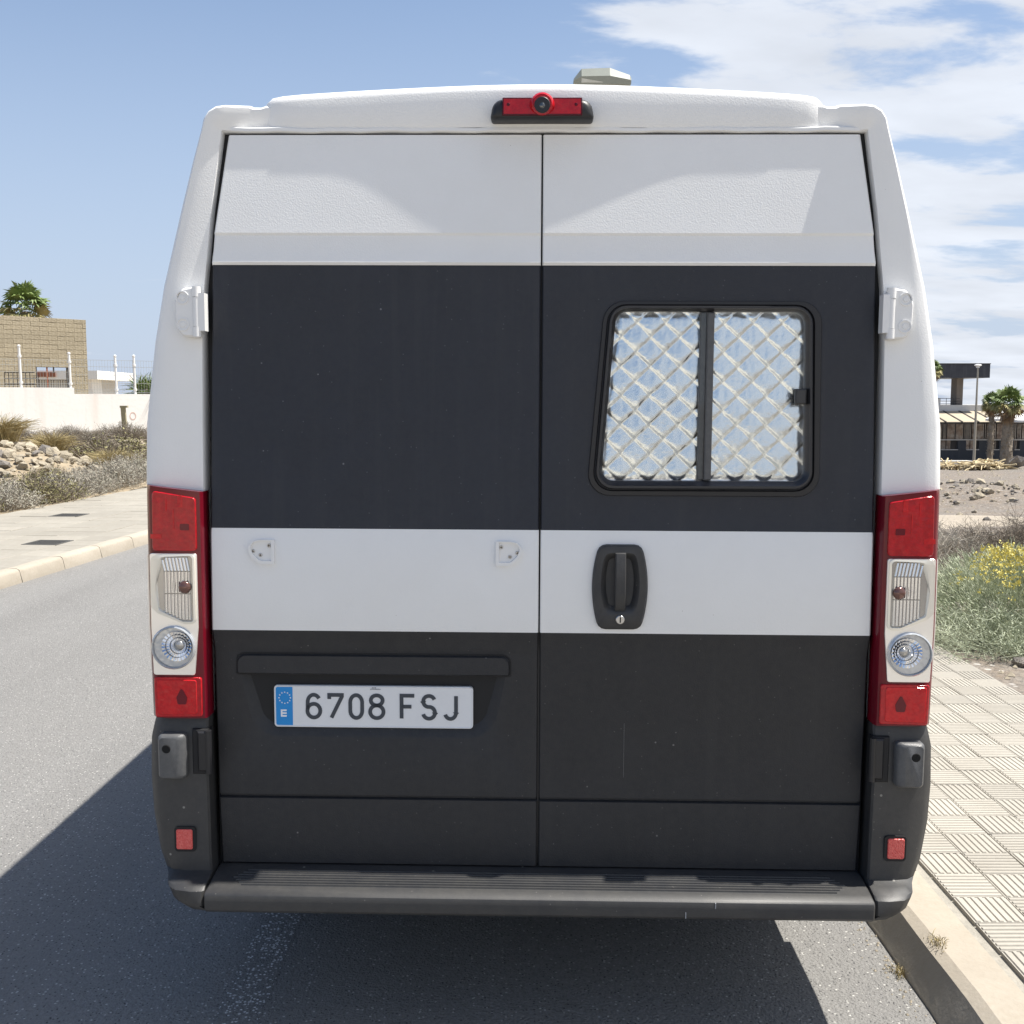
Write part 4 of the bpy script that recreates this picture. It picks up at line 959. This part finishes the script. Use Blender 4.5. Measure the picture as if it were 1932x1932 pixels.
# shrubs on the left bank: variants shared between look-alikes
V = {}
def variant(key, mats, args, kw):
    e_ = plant('dry_shrub', shrub(*args, **kw), mats, (0, 0, -50), 0, 1, 'x', None); V[key] = e_; return e_
KIND = {'grey': ('bushy grey dry shrub on the bank at the edge of the far pavement', 'grey shrubs along the far pavement'),
        'brown': ('brown twiggy dry shrub on the bank in front of the white wall', 'brown shrubs before the white wall'),
        'olive': ('olive green low shrub among the grey ones beside the far pavement', 'olive shrubs beside the far pavement')}
for k in range(3):
    variant(('grey', k), (M['twig'], M['leaf_g'], None), (40 + k, .75, .62, 300, 2600, .05, .018, .012), {})
    variant(('brown', k), (M['twig_d'], M['leaf_g'], None), (50 + k, 1.0, .75, 420, 1500, .05, .014, .012), dict(upright=.3))
    variant(('olive', k), (M['twig_d'], M['leaf_o'], None), (60 + k, .8, .6, 260, 2800, .055, .024, .012), {})
usedv = set()
def put(kind, k, x, y, s_, rz=None, label=None, dz=0):
    src = V[(kind, k % 3)]
    o = src if (kind, k % 3) not in usedv else copy_tree(src); usedv.add((kind, k % 3))
    o.location = (x, y, left_h(x, y) - .05 + dz); o.rotation_euler = (0, 0, R.uniform(0, 6.28) if rz is None else rz); o.scale = (s_,) * 3
    lb, gp = KIND[kind]
    if label: tag(o, label); 
    else: tag(o, lb, None, gp)
    if label and 'group' in o: del o['group']
    return o
def edge(s_, t): q = lp(s_, LW + t); return q[0], q[1]
i = 0
for s_, t, kind, sc in ((1.6, .5, 'olive', .6), (2.9, .55, 'grey', .75), (4.0, .55, 'grey', .8), (5.0, .5, 'olive', .7), (5.9, .55, 'grey', .85), (6.9, .6, 'olive', .9), (7.9, .6, 'grey', .85), (8.8, .55, 'grey', .75), (9.7, .6, 'grey', .9), (10.7, .65, 'grey', .85), (11.6, .7, 'olive', .8), (4.6, 1.3, 'grey', .7), (6.2, 1.4, 'grey', .75), (9.2, 1.5, 'olive', .6), (-1, .8, 'grey', .9), (-2.6, .9, 'grey', 1.0), (13.6, .9, 'grey', .9), (15, 1.0, 'olive', 1.0), (0.4, 1.2, 'grey', .8), (7.4, 1.35, 'grey', .7)):
    x, y = edge(s_, t); put(kind, i, x, y, sc); i += 1
x, y = edge(13.2, 2.0); o = put('olive', 1, x, y, 1.0, label='large rounded olive brown bush at the end of the far pavement'); o.scale = (1.75, 1.6, 1.15)
for x, y, sc in ((-13.6, 27.5, .8), (-12.1, 27, .75), (-10.4, 27.3, .8), (-9.0, 28, .8), (-14.5, 30, .75), (-12.8, 31, .65), (-11.2, 31, .75), (-9.8, 31.5, .7), (-8.4, 30.5, .7), (-15.5, 34, .8), (-13.6, 34.5, .7), (-11.8, 34.5, .75), (-10, 34, .7), (-7.6, 33, .75), (-16.5, 35.5, .8), (-8.7, 23.0, .75), (-9.3, 23.4, .8), (-11.9, 24.4, .75), (-12.9, 25.4, .9)):
    put('brown', i, x, y, sc); i += 1
for k, o in list(V.items()):
    if k not in usedv:
        for c in list(o.children): bpy.data.objects.remove(c)
        bpy.data.objects.remove(o)
gt = MB(); R = random.Random(21)
for k in range(700):
    f = R.uniform(0, 6.28); q = sqrt(R.random()); b0 = Vector((R.gauss(0, .1), R.gauss(0, .1), 0)); l = R.uniform(.5, .85)
    m_ = b0 + Vector((cos(f) * q * .32, sin(f) * q * .32, l * .62)); t_ = b0 + Vector((cos(f) * q * .75, sin(f) * q * .75, l * (1 - .35 * q)))
    ribbon(gt, (b0, m_, t_), .014, .004, 0, R)
for x, y, s_, lb in ((-10.7, 22.6, 1.05, 'straw-coloured grass tussock on top of the stone heap'), (-9.4, 22.0, .8, 'smaller straw-coloured grass tussock at the side of the stone heap'), (-7.9, 21.2, .7, 'yellowed grass tussock in front of the large olive bush')):
    if 'tus' not in globals():
        tus = gt.build('grass_tussock', M['straw'], None, 0, False); o = tus
    else: o = inst(tus)
    o.location = (x, y, left_h(x, y) - .03); o.scale = (s_,) * 3; o.rotation_euler = (0, 0, x); tag(o, lb, 'grass')

# ------------------------------------------------------------------ left background
WY = 40.0
wall = MB()
xs0, xst, xs1 = at(-260, 740, WY).x, at(140, 740, WY).x, -1.5
zl, zr = at(70, 731.5, WY).z, at(210, 743, WY).z
WA = radians(33)                       # the wall runs away towards the right
bw = empty('boundary_wall', (xst, WY, 0), WA); tag(bw, 'long white plastered wall with a step in its top, behind the dry bank', 'wall')
def wl(u):                              # wall coordinate seen at photograph column u
    q = (u - HALF) / FPX; return (q * WY - xst) / (cos(WA) - q * sin(WA))
def wlz(u, v): return at(u, v, WY + wl(u) * sin(WA)).z
def kid(mb, name, m_, par, smooth=0):
    l_ = par.location; mb.v = [(a - l_[0], b_ - l_[1], c_ - l_[2]) for a, b_, c_ in mb.v]
    return mb.build(name, m_, par, smooth)
MB().box(-14, 0, 0, .22, -.2, zl).build('wall_section', M['plaster'], bw, 0); MB().box(.001, 16, .004, .215, -.2, zr).build('wall_section', M['plaster'], bw, 0)
pu, pzz = wl(253.5), wlz(253.5, 785); n = 20
MB().loft([[(pu + .12 * k_ * cos(2 * pi * i / n), -.003, pzz + .15 * k_ * sin(2 * pi * i / n)) for i in range(n)] for k_ in (.78, 1)], True).build('painted_ring', M['mark'], bw, 0)
# fence on the wall
fe = empty('wire_fence', (xst, WY, 0), WA); tag(fe, 'white-posted wire mesh fence standing on the white wall', 'fence')
def fpost(u0, v0, z0):
    u0 += 9; x, z1 = wl(u0), wlz(u0, v0); g = MB()
    g.tube([(x, .1, z0), (x - .02, .1, z1)], .045, 8); g.sphere((x - .02, .1, z1), .06, nu=8, nv=5)
    for t in (.12, .76): g.tube([(x - .02 * t, .1, lerp(z0, z1, t) - .04), (x - .02 * t, .1, lerp(z0, z1, t) + .04)], .07, 8)
    g.build('post', M['metal_w'], fe, 40)
for u0, v0, z0 in ((-52, 650, zl), (38, 653, zl), (131, 667, zl), (217, 672, zr), (252, 672, zr), (330, 674, zr), (420, 676, zr)): fpost(u0, v0, z0)
def panel(ua, ub, za, zb):
    xa, xb = wl(ua), wl(ub); g = MB(); w = .0035; n_ = int((xb - xa) / .10)
    for k in range(n_ + 1):
        x = lerp(xa, xb, k / n_); g.box(x - w, x + w, .098, .102, za, zb)
    for z in (za + .03, za + .12, lerp(za, zb, .3), lerp(za, zb, .55), lerp(za, zb, .8), zb):
        g.box(xa, xb, .095, .105, z - .006, z + .006)
    tag(g.build('wire_mesh', M['wire'], fe, 0), kind='stuff')
panel(-52, 140, zl + .03, wlz(60, 678)); panel(141, 420, zr + .03, wlz(230, 680))
# leaning post before the wall
a, b_ = at(238, 832, 37.5), at(232, 766, 37.5)
lpst = empty('leaning_post', (a.x, 37.5, left_h(a.x, 37.5) - .05)); tag(lpst, 'weathered leaning post with a cap plate in front of the white wall', 'post')
kid(MB().loft([[(q.x - .075, 37.45, q.z), (q.x + .075, 37.45, q.z), (q.x + .075, 37.55, q.z), (q.x - .075, 37.55, q.z)] for q in (Vector((a.x, 0, a.z - .25)), b_)], True, True, 0, True), 'shaft', M['wood'], lpst)
kid(MB().box(b_.x - .09, b_.x + .16, 37.43, 37.57, b_.z - .06, b_.z + .01), 'cap_plate', M['wood'], lpst)

# block-work building: one skewed wall of separate blocks
BA, BB = Vector((-25.9, 45.7, 0)), Vector((-20.14, 51.5, 0)); bd = (BB - BA); BLn = bd.length; bd.normalize()
bb = empty('block_building', BA, atan2(bd.y, bd.x)); tag(bb, 'tan concrete-block building with an open window, rising behind the white wall', 'building')
ZT = 5.53; bh = .205; bl = .80; z0b = ZT - 17 * bh
def wu(u):   # wall coordinate seen at photograph column u
    dx = (u - HALF) / FPX * 1.0; # x = dx*depth ; depth ~ y
    t = (dx * BA.y - BA.x) / (bd.x - dx * bd.y); return t
w0, w1 = wu(75), wu(136); wz0, wz1 = at(100, 735, 49.5).z, at(100, 690, 49.5).z
MB().box(0, BLn, .10, .30, -.2, z0b).box(0, w0, .05, .28, z0b, ZT - .01).box(w1, BLn - .02, .05, .28, z0b, ZT - .01).box(w0, w1, .05, .28, wz1, ZT - .01).box(w0, w1, .05, .28, z0b, wz0).build('wall_core', M['mortar'], bb, 0)
MB().box(.2, BLn - .25, .28, .5, ZT - .3, ZT - .02).box(0, .25, .28, 6, -.2, ZT - .02).build('return_wall', M['block'], bb, 0)
bx = None; rb_ = random.Random(4)
def blockmesh(l):
    c = .008; hh = bh - .010; return MB().loft([[(0, .07, 0), (l, .07, 0), (l, .07, hh), (0, .07, hh)], [(0, c, 0), (l, c, 0), (l, c, hh), (0, c, hh)], [(c, 0, c), (l - c, 0, c), (l - c, 0, hh - c), (c, 0, hh - c)]], True, True)
cache = {}
for j in range(17):
    z = z0b + j * bh; x = 0 if j % 2 else -.40
    while x < BLn - .02:
        a, b_ = max(0, x), min(BLn, x + bl); x += bl
        segs = [(a, b_)]
        if z + bh * .5 > wz0 and z + bh * .5 < wz1:
            segs = []
            if a < w0: segs.append((a, min(b_, w0)))
            if b_ > w1: segs.append((max(a, w1), b_))
        for a, b_ in segs:
            l = round(b_ - a - .005, 3)
            if l < .06: continue
            if l not in cache: cache[l] = blockmesh(l).build('block', M['block'], bb, 0); o = cache[l]
            else: o = inst(cache[l], bb)
            o.location = (a + .0025, rb_.uniform(-.006, .004), z + .005)
wf = MB().box(w0, w1, .02, .1, wz1 - .05, wz1).box(w0, w0 + .05, .02, .1, wz0, wz1 - .05).box(w1 - .05, w1, .02, .1, wz0, wz1 - .05).build('window_frame', M['dark_m'], bb, 0)
MB().box(lerp(w0, w1, .33), lerp(w0, w1, .37), .03, .09, wz0, wz1 - .05).build('mullion', M['brown'], bb, 0)
MB().box(lerp(w0, w1, .54), lerp(w0, w1, .57), .03, .09, lerp(wz0, wz1, .72), wz1 - .05).build('mullion', M['dark_m'], bb, 0)
g = MB()
for k in range(14): x = lerp(w0, w1, (k + .5) / 14); g.box(x - .012, x + .012, .04, .06, wz0, lerp(wz0, wz1, .40))
g.box(w0, w1, .035, .065, lerp(wz0, wz1, .40), lerp(wz0, wz1, .43)); tag(g.build('railing', M['dark_m'], bb, 0), kind='stuff')
# reinforcing mesh leaning at the wall
rm = empty('rebar_mesh', (at(40, 735, 46).x, 46.0, 1.9)); tag(rm, 'rusty steel reinforcing mesh standing before the block building', 'steel mesh')
g = MB(); xa, xb = at(8, 700, 46).x, at(72, 700, 46).x; za, zb = 1.7, at(20, 703, 46).z
for k in range(9): x = lerp(xa, xb, k / 8); g.box(x - .012, x + .012, 45.99, 46.01, za, zb - .1 * (k > 6))
for k in range(6): z = lerp(za, zb, k / 5); g.box(xa, xb - .15 * (k % 2), 45.985, 46.015, z - .02, z + .02)
tag(kid(g, 'bars', M['dark_m'], rm), kind='stuff')
# low white building behind
wh = empty('white_house', (at(140, 730, 66).x, 66, 0)); tag(wh, 'low white flat-roofed house with brown panel seen past the block building', 'house')
a, b_ = at(60, 717, 66), at(207, 701, 66)
kid(MB().box(a.x, b_.x, 64, 70, a.z, b_.z), 'roof_slab', M['plaster'], wh)
c_ = at(190, 740, 66); kid(MB().box(a.x, c_.x - .2, 64.6, 69.5, -.2, a.z), 'wall', M['parapet'], wh)
kid(MB().loft([[(c_.x - .2, 64.5, -.2), (c_.x + .25, 64.5, -.2), (c_.x + .25, 66, -.2)], [(c_.x - .2, 64.5, a.z), (c_.x + .05, 64.5, a.z), (c_.x + .05, 66, a.z)]], True), 'buttress', M['plaster'], wh)
q0, q1 = at(60, 711, 63.9), at(104, 702, 63.9); kid(MB().box(q0.x, q1.x, 63.9, 63.99, q0.z, q1.z), 'brown_panel', M['brown'], wh)
# spiky plant above the wall near the van
yu = MB(); R = random.Random(31)
for k in range(420):
    f = R.uniform(0, 6.28); el = R.uniform(-.2, 1.4); l = R.uniform(.35, .75); cl = R.choice(((0, 0), (.35, .1), (.7, -.1), (1.1, 0))); b0 = Vector((cl[0], cl[1], R.uniform(0, .35)))
    d = Vector((cos(f) * cos(el), sin(f) * cos(el), sin(el))); ribbon(yu, (b0, b0 + d * l * .6, b0 + d * l + Vector((0, 0, -.06))), .05, .008, 0, R)
yp = at(262, 738, 42); o = yu.build('yucca', M['frond'], None, 0, False); o.location = (yp.x, 42, yp.z - .1); tag(o, 'spiky green yucca showing over the white wall beside the van', 'plant')
kb = MB().tube([(yp.x + .3, 42, -.2), (yp.x + .3, 42, yp.z + .1)], .08, 6); kb.v = [(x - yp.x, y - 42, z - yp.z + .1) for x, y, z in kb.v]; kb.build('stem', M['trunk'], o, 30)

# ------------------------------------------------------------------ palms
def fan_crown(seed, n_, pet, bl_, lo_el, hi_el, nb=15):
    R = random.Random(seed); g = MB()
    for k in range(n_):
        f = 2 * pi * k * .618 + R.uniform(-.3, .3); el = lerp(hi_el, lo_el, (k / n_) ** .9) + R.uniform(-.3, .3); el = radians(el * 57.3) if False else el
        d = Vector((cos(f) * cos(el), sin(f) * cos(el), sin(el))); side_ = Matrix.Rotation(R.uniform(-.9, .9), 3, d) @ Vector((-sin(f), cos(f), 0)); upv = side_.cross(d).normalized() * -1
        hub = d * pet * R.uniform(.8, 1.1) + Vector((0, 0, -.10 * pet * (1 - sin(max(el, -1))))); ribbon(g, (Vector((0, 0, 0)), hub * .55 + Vector((0, 0, .05)), hub), .05, .03, 0, R)
        for j in range(nb):
            a = lerp(-1.75, 1.75, j / (nb - 1)); q = (d * cos(a) + side_ * sin(a)).normalized(); L_ = bl_ * R.uniform(.82, 1.1) * (1 - .18 * abs(a) / 1.75)
            m_ = hub + q * L_ * .6 + upv * .03; t_ = hub + q * L_ + Vector((0, 0, -L_ * R.uniform(.08, .35)))
            w = L_ * .085; w2 = side_ * w if abs(a) < .8 else d * w
            g.add([hub, m_ - w2, t_, m_ + w2], [(0, 1, 2, 3)])
    return g
def palm(name, label, base, trunk, r0, r1, crown_h, sc, seed, ny=10, nd=14, group=None):
    e_ = empty(name, base); tag(e_, label, 'palm', group); R = random.Random(seed)
    rings = []; n = 12; K = 16
    for k in range(K + 1):
        t = k / K; r = lerp(r0, r1, t) * (1 + .06 * sin(k * 2.1)) * (.8 if k < 2 and trunk > 2.5 else 1)
        rings.append([((r + R.uniform(-.03, .03)) * cos(2 * pi * i / n), (r + R.uniform(-.03, .03)) * sin(2 * pi * i / n), trunk * t) for i in range(n)])
    MB().loft(rings, True, True).build('trunk', M['trunk'], e_, 0)
    g = MB()
    for k in range(int(160 * trunk / 3)):
        f = R.uniform(0, 6.28); t = R.uniform(.12, 1); r = lerp(r0, r1, t); p = Vector((r * cos(f), r * sin(f), trunk * t)); o_ = Vector((cos(f), sin(f), R.uniform(.3, 1))).normalized() * R.uniform(.06, .13); s_ = Vector((-sin(f), cos(f), 0)) * .05
        g.add([p - s_, p + s_, p + o_ + s_ * .4, p + o_ - s_ * .4], [(0, 1, 2, 3)])
    tag(g.build('leaf_bases', M['trunk'], e_, 0, False), kind='stuff')
    for nm, mm, cnt, lo_, hi_, dz in (('crown', 'frond', 34, -.15, 1.45, .25), ('yellow_fronds', 'frond_y', ny, -.55, -.05, .1), ('dead_skirt', 'dead', nd, -1.35, -.7, 0)):
        g = fan_crown(seed + len(nm), cnt, .55 * sc, .62 * sc, lo_, hi_); g.v = [(x, y, z + trunk + dz * sc) for x, y, z in g.v]; g.build(nm, M[mm], e_, 0, False)
    return e_
def palm_at(label, u, v_base, v_top, Y, r0, r1, sc, seed, **k):
    a = at(u, v_base, Y); b_ = at(u, v_top, Y); return palm('palm_tree', label, (a.x, Y, a.z), b_.z - a.z, r0, r1, 0, sc, seed, **k)
palm_at('palm with a brown dead-leaf skirt behind the block building', 56, 760, 588, 58, .3, .25, 1.28, 71, ny=12, nd=26)
palm_at('slim fan palm with yellowish crown beside the lamp post', 1867, 872, 764, 60, .17, .12, .60, 72, ny=24, nd=8)
palm_at('thick-trunked fan palm with shaggy trunk beside the grey boulder', 1897, 885, 766, 57, .32, .22, .86, 73, ny=12, nd=8)
palm_at('fan palm peeping out behind the van in front of the black roof slab', 1752, 900, 700, 56, .2, .15, .5, 74, ny=14, nd=8)

# ------------------------------------------------------------------ right background: restaurant
RY = 66.0; k_ = RY / FPX
def RU(zx, zy, Y=RY): return at(1762 + .12 * zx, 680 + .12 * zy, Y)
rs = empty('restaurant', (RU(600, 1560).x, RY, RU(600, 1560).z)); tag(rs, 'low blue-black restaurant with cream awning and window band across the gravel lot', 'building')
def rbox(zx0, zx1, zy0, zy1, ya, yb, name, m_, par=rs):
    a, b_ = RU(zx0, zy1), RU(zx1, zy0); return kid(MB().box(a.x, b_.x, RY + ya, RY + yb, a.z, b_.z), name, m_, par)
XL, XR = -700, 2600
low = [(110, 375), (510, 705), (930, 1022), (1262, 1345), (1500, 1700)]
rbox(XL, XR, 1400, 1590, 0, .3, 'lower_wall', M['slate'])
pv = XL
for a, b_ in low:
    rbox(pv, a, 1250, 1400, 0, .3, 'lower_wall', M['slate']); pv = b_
rbox(pv, XR, 1250, 1400, 0, .3, 'lower_wall', M['slate'])
for a, b_ in low:
    m_ = lerp(a, b_, .62); rbox(a, m_, 1258, 1398, .12, .16, 'low_window', M['poster']); rbox(m_, b_, 1258, 1398, .14, .18, 'low_window', M['dark_m'])
    rbox(a, b_, 1398, 1410, -.06, .1, 'sill', M['parapet']); rbox(lerp(a, b_, .32), lerp(a, b_, .36), 1258, 1398, .06, .12, 'mullion', M['dark_m'])
rbox(XL, XR, 1240, 1256, -.08, .32, 'sill', M['parapet'])
mull = [-160, 20, 145, 210, 345, 475, 600, 665, 800, 832, 990, 1150, 1310, 1390, 1540, 1700]
for i, (a, b_) in enumerate(zip(mull, mull[1:])):
    rbox(a, b_, 990, 1242, .16, .2, 'window', M['poster'] if i % 3 != 2 else M['glass_d'])
    rbox(a - 7, a + 7, 985, 1242, .02, .18, 'mullion', M['dark_m'])
rbox(XL, -160, 985, 1242, .1, .3, 'dark_bay', M['dark_m']); rbox(1700, XR, 985, 1242, .1, .3, 'dark_bay', M['dark_m'])
rbox(XL, XR, 958, 990, -1.25, -1.1, 'awning_beam', M['dark_m'])
# awning panels slope towards the lot
a, b_ = RU(0, 960), RU(0, 825); pw = RU(255, 0).x - RU(0, 0).x; x_ = RU(-420, 0).x
for i in range(12):
    xa = x_ + i * pw
    for j in range(3):
        y0_, y1_ = lerp(-1.3, 1.6, j / 3), lerp(-1.3, 1.6, (j + 1) / 3); z0_, z1_ = lerp(a.z, b_.z + .1, j / 3), lerp(a.z, b_.z + .1, (j + 1) / 3)
        kid(MB().add([(xa + .05, RY + y0_ + .02, z0_), (xa + pw - .05, RY + y0_ + .02, z0_), (xa + pw - .05, RY + y1_ - .02, z1_), (xa + .05, RY + y1_ - .02, z1_), (xa + .05, RY + y0_ + .02, z0_ - .04), (xa + pw - .05, RY + y0_ + .02, z0_ - .04), (xa + pw - .05, RY + y1_ - .02, z1_ - .04), (xa + .05, RY + y1_ - .02, z1_ - .04)], [(0, 1, 2, 3), (7, 6, 5, 4), (0, 4, 5, 1), (1, 5, 6, 2), (2, 6, 7, 3), (3, 7, 4, 0)]), 'awning_panel', M['awning'], rs)
    kid(MB().add([(xa - .05, RY - 1.32, a.z - .05), (xa + .05, RY - 1.32, a.z - .05), (xa + .05, RY + 1.6, b_.z + .05), (xa - .05, RY + 1.6, b_.z + .05), (xa - .05, RY - 1.32, a.z + .03), (xa + .05, RY - 1.32, a.z + .03), (xa + .05, RY + 1.6, b_.z + .13), (xa - .05, RY + 1.6, b_.z + .13)], [(3, 2, 1, 0), (4, 5, 6, 7), (0, 1, 5, 4), (1, 2, 6, 5), (2, 3, 7, 6), (3, 0, 4, 7)]), 'rafter', M['dark_m'], rs)
rbox(XL, XR, 702, 850, 1.6, 9, 'parapet', M['parapet']); rbox(165, 290, 600, 702, 1.8, 2.2, 'roof_pier', M['parapet'])
for zy in (590, 635, 680): rbox(40 if zy == 590 else 290, 622, zy, zy + 9, 2.0, 2.05, 'rail', M['dark_m'])
for zx in (60, 165, 262, 400, 520): rbox(zx, zx + 8, 590, 702, 2.0, 2.05, 'rail_post', M['dark_m'])
kid(MB().box(RU(622, 0).x, RU(726, 0).x, RY + 2.3, RY + 3.2, RU(0, 704).z, RU(0, 262).z), 'roof_column', M['conc'], rs)
rf = kid(MB().box(RU(-900, 0).x, RU(1005, 0).x, RY + 1.0, RY + 5.0, RU(0, 268).z, RU(0, 42).z), 'roof_slab', M['fascia'], rs)
rbox(-900, 1009, 36, 46, .95, 5.05, 'slab_edge', M['dark_m'])
# low wall, parasol, clutter
lw = empty('low_wall', (RU(600, 1700).x, RY - 3, RU(600, 1720).z)); tag(lw, 'low white kerb wall along the foot of the restaurant', 'wall')
for zx0, zx1, zy0, zy1, nm, m_ in ((XL, XR, 1575, 1625, 'coping', M['plaster']), (XL, 505, 1640, 1715, 'block_course', M['parapet']), (870, XR, 1640, 1715, 'block_course', M['parapet']), (505, 870, 1590, 1715, 'grey_pier', M['conc'])):
    a, b_ = RU(zx0, zy1, RY - 3), RU(zx1, zy0, RY - 3); off = {'coping': -.1, 'grey_pier': -.25}.get(nm, 0)
    kid(MB().box(a.x, b_.x, RY - 3 + off, RY - 2.7, a.z, b_.z), nm, m_, lw)
kid(MB().box(RU(XL, 0, RY - 3).x, RU(XR, 0, RY - 3).x, RY - 2.99, RY - 2.72, RU(0, 1790, RY - 3).z, RU(0, 1640, RY - 3).z), 'core', M['conc'], lw)
def parasol(zx, zy, Y, r, h, label):
    p = RU(zx, zy, Y); e_ = empty('parasol', (p.x, Y, RU(zx, 1700, Y).z)); tag(e_, label, 'parasol', None)
    n = 8; kid(MB().loft([[(p.x + q * cos(2 * pi * i / n), Y + q * sin(2 * pi * i / n), p.z + dz) for i in range(n)] for q, dz in ((r, -h - .12), (r, -h), (.05, 0))], True, True), 'canopy', M['plaster'], e_)
    kid(MB().tube([(p.x, Y, RU(zx, 1700, Y).z), (p.x, Y, p.z)], .03, 6), 'pole', M['metal_w'], e_, 30)
parasol(1130, 770, 63.4, 1.15, .55, 'white open parasol beside the thick palm trunk'); parasol(1480, 800, 62.8, 1.3, .5, 'white open parasol farther along the restaurant terrace')
# lamp post across the lot
a, b_ = RU(628, 1580, 62.4), RU(672, 90, 62.4)
lpz = empty('lamp_post', (a.x, 62.4, right_h(a.x, 62.4))); tag(lpz, 'slender pale lamp post standing before the restaurant', 'lamp post')
kid(MB().tube([(a.x, 62.4, right_h(a.x, 62.4) - .05), (a.x, 62.4, a.z), (a.x, 62.4, b_.z)], [.10, .09, .045], 8), 'pole', M['pole'], lpz, 40)
kid(MB().sphere((a.x, 62.4, b_.z + .05), .2, sc=(1, 1, .35)).tube([(a.x, 62.4, b_.z - .1), (a.x, 62.4, b_.z + .03)], .1, 8), 'lamp_head', M['metal_w'], lpz, 40)
# boulder and piles of cut branches
p = RU(1275, 1772, 55); o = stone(None, (p.x, 55, right_h(p.x, 55) + .25), .58, True, random.Random(2)); o.scale = (.72, .5, .55); tag(o, 'grey boulder at the foot of the thick-trunked palm', 'boulder')
brm = []
for k in range(4):
    R = random.Random(90 + k); g = MB(); pts = [(-.5 + .25 * i, R.uniform(-.05, .05), R.uniform(-.04, .04)) for i in range(5)]; g.tube(pts, [.035, .032, .028, .022, .015], 5); o = g.build('branch', M['branch'], None, 0); brm.append(o.data); bpy.data.objects.remove(o)
def pile(zx0, zx1, zy, Y, n_, hh, label):
    R = random.Random(int(zx0)); a, b_ = RU(zx0, zy, Y), RU(zx1, zy, Y); cx_ = (a.x + b_.x) / 2; z = right_h(cx_, Y); e_ = empty('branch_pile', (cx_, Y, z)); tag(e_, label, 'branches')
    for k in range(n_):
        o = bpy.data.objects.new('branch', R.choice(brm)); COL.objects.link(o); o.parent = e_; q = R.uniform(-1, 1)
        o.location = (q * (b_.x - a.x) / 2, R.uniform(-.5, .5), R.uniform(.05, hh) * (1 - .6 * q * q) + .03); o.rotation_euler = (R.uniform(-.3, .3), R.uniform(-.35, .35), R.uniform(0, 6.28)); o.scale = (R.uniform(.8, 1.7),) + (R.uniform(.9, 1.6),) * 2
pile(60, 350, 1760, 56, 40, .38, 'pile of pale cut branches by the low wall next to the van'); pile(520, 1090, 1790, 55, 110, .42, 'long pile of pale cut branches between the lamp post and the thick palm')

# ------------------------------------------------------------------ street lamp behind the van
SY = 18.0; a = at(1082, 150, SY); b_ = at(1190, 150, SY); zt, zb = at(1136, 133, SY).z, at(1136, 163.5, SY).z
sl = empty('street_lamp', (b_.x - .13, SY, PZ)); tag(sl, 'grey hexagonal street lamp head rising just above the van roof', 'street lamp')
kid(MB().tube([(b_.x - .13, SY, PZ), (b_.x - .13, SY, zb - .2), (b_.x - .15, SY, zb + .05)], [.085, .05, .045], 10), 'pole', M['pole'], sl, 40)
w = b_.x - a.x; rings = []
for x, zl_, zh, yw in ((0, .12, .40, .12), (.13, 0, .95, .19), (.62, .0, 1.0, .20), (.97, .02, .62, .13), (1.0, .1, .48, .10)):
    X_ = a.x + x * w; Z0, Z1 = lerp(zb, zt, zl_), lerp(zb, zt, zh); Zm = lerp(Z0, Z1, .45)
    rings.append([(X_, SY - yw * .75, Z0), (X_, SY - yw, Zm), (X_, SY - yw * .7, Z1), (X_, SY + yw * .7, Z1), (X_, SY + yw, Zm), (X_, SY + yw * .75, Z0)])
kid(MB().loft(rings, True, True, 0, True), 'lamp_head', M['lamp'], sl, 0)
kid(MB().loft([[(a.x + x * w, SY - .158, lerp(zb, zt, .08)), (a.x + x * w, SY - .185, lerp(zb, zt, .40)), (a.x + x * w, SY + .185, lerp(zb, zt, .40)), (a.x + x * w, SY + .158, lerp(zb, zt, -.04))] for x in (.13, .5)], True, True, 0, True), 'diffuser', M['lamp_g'], sl, 0)
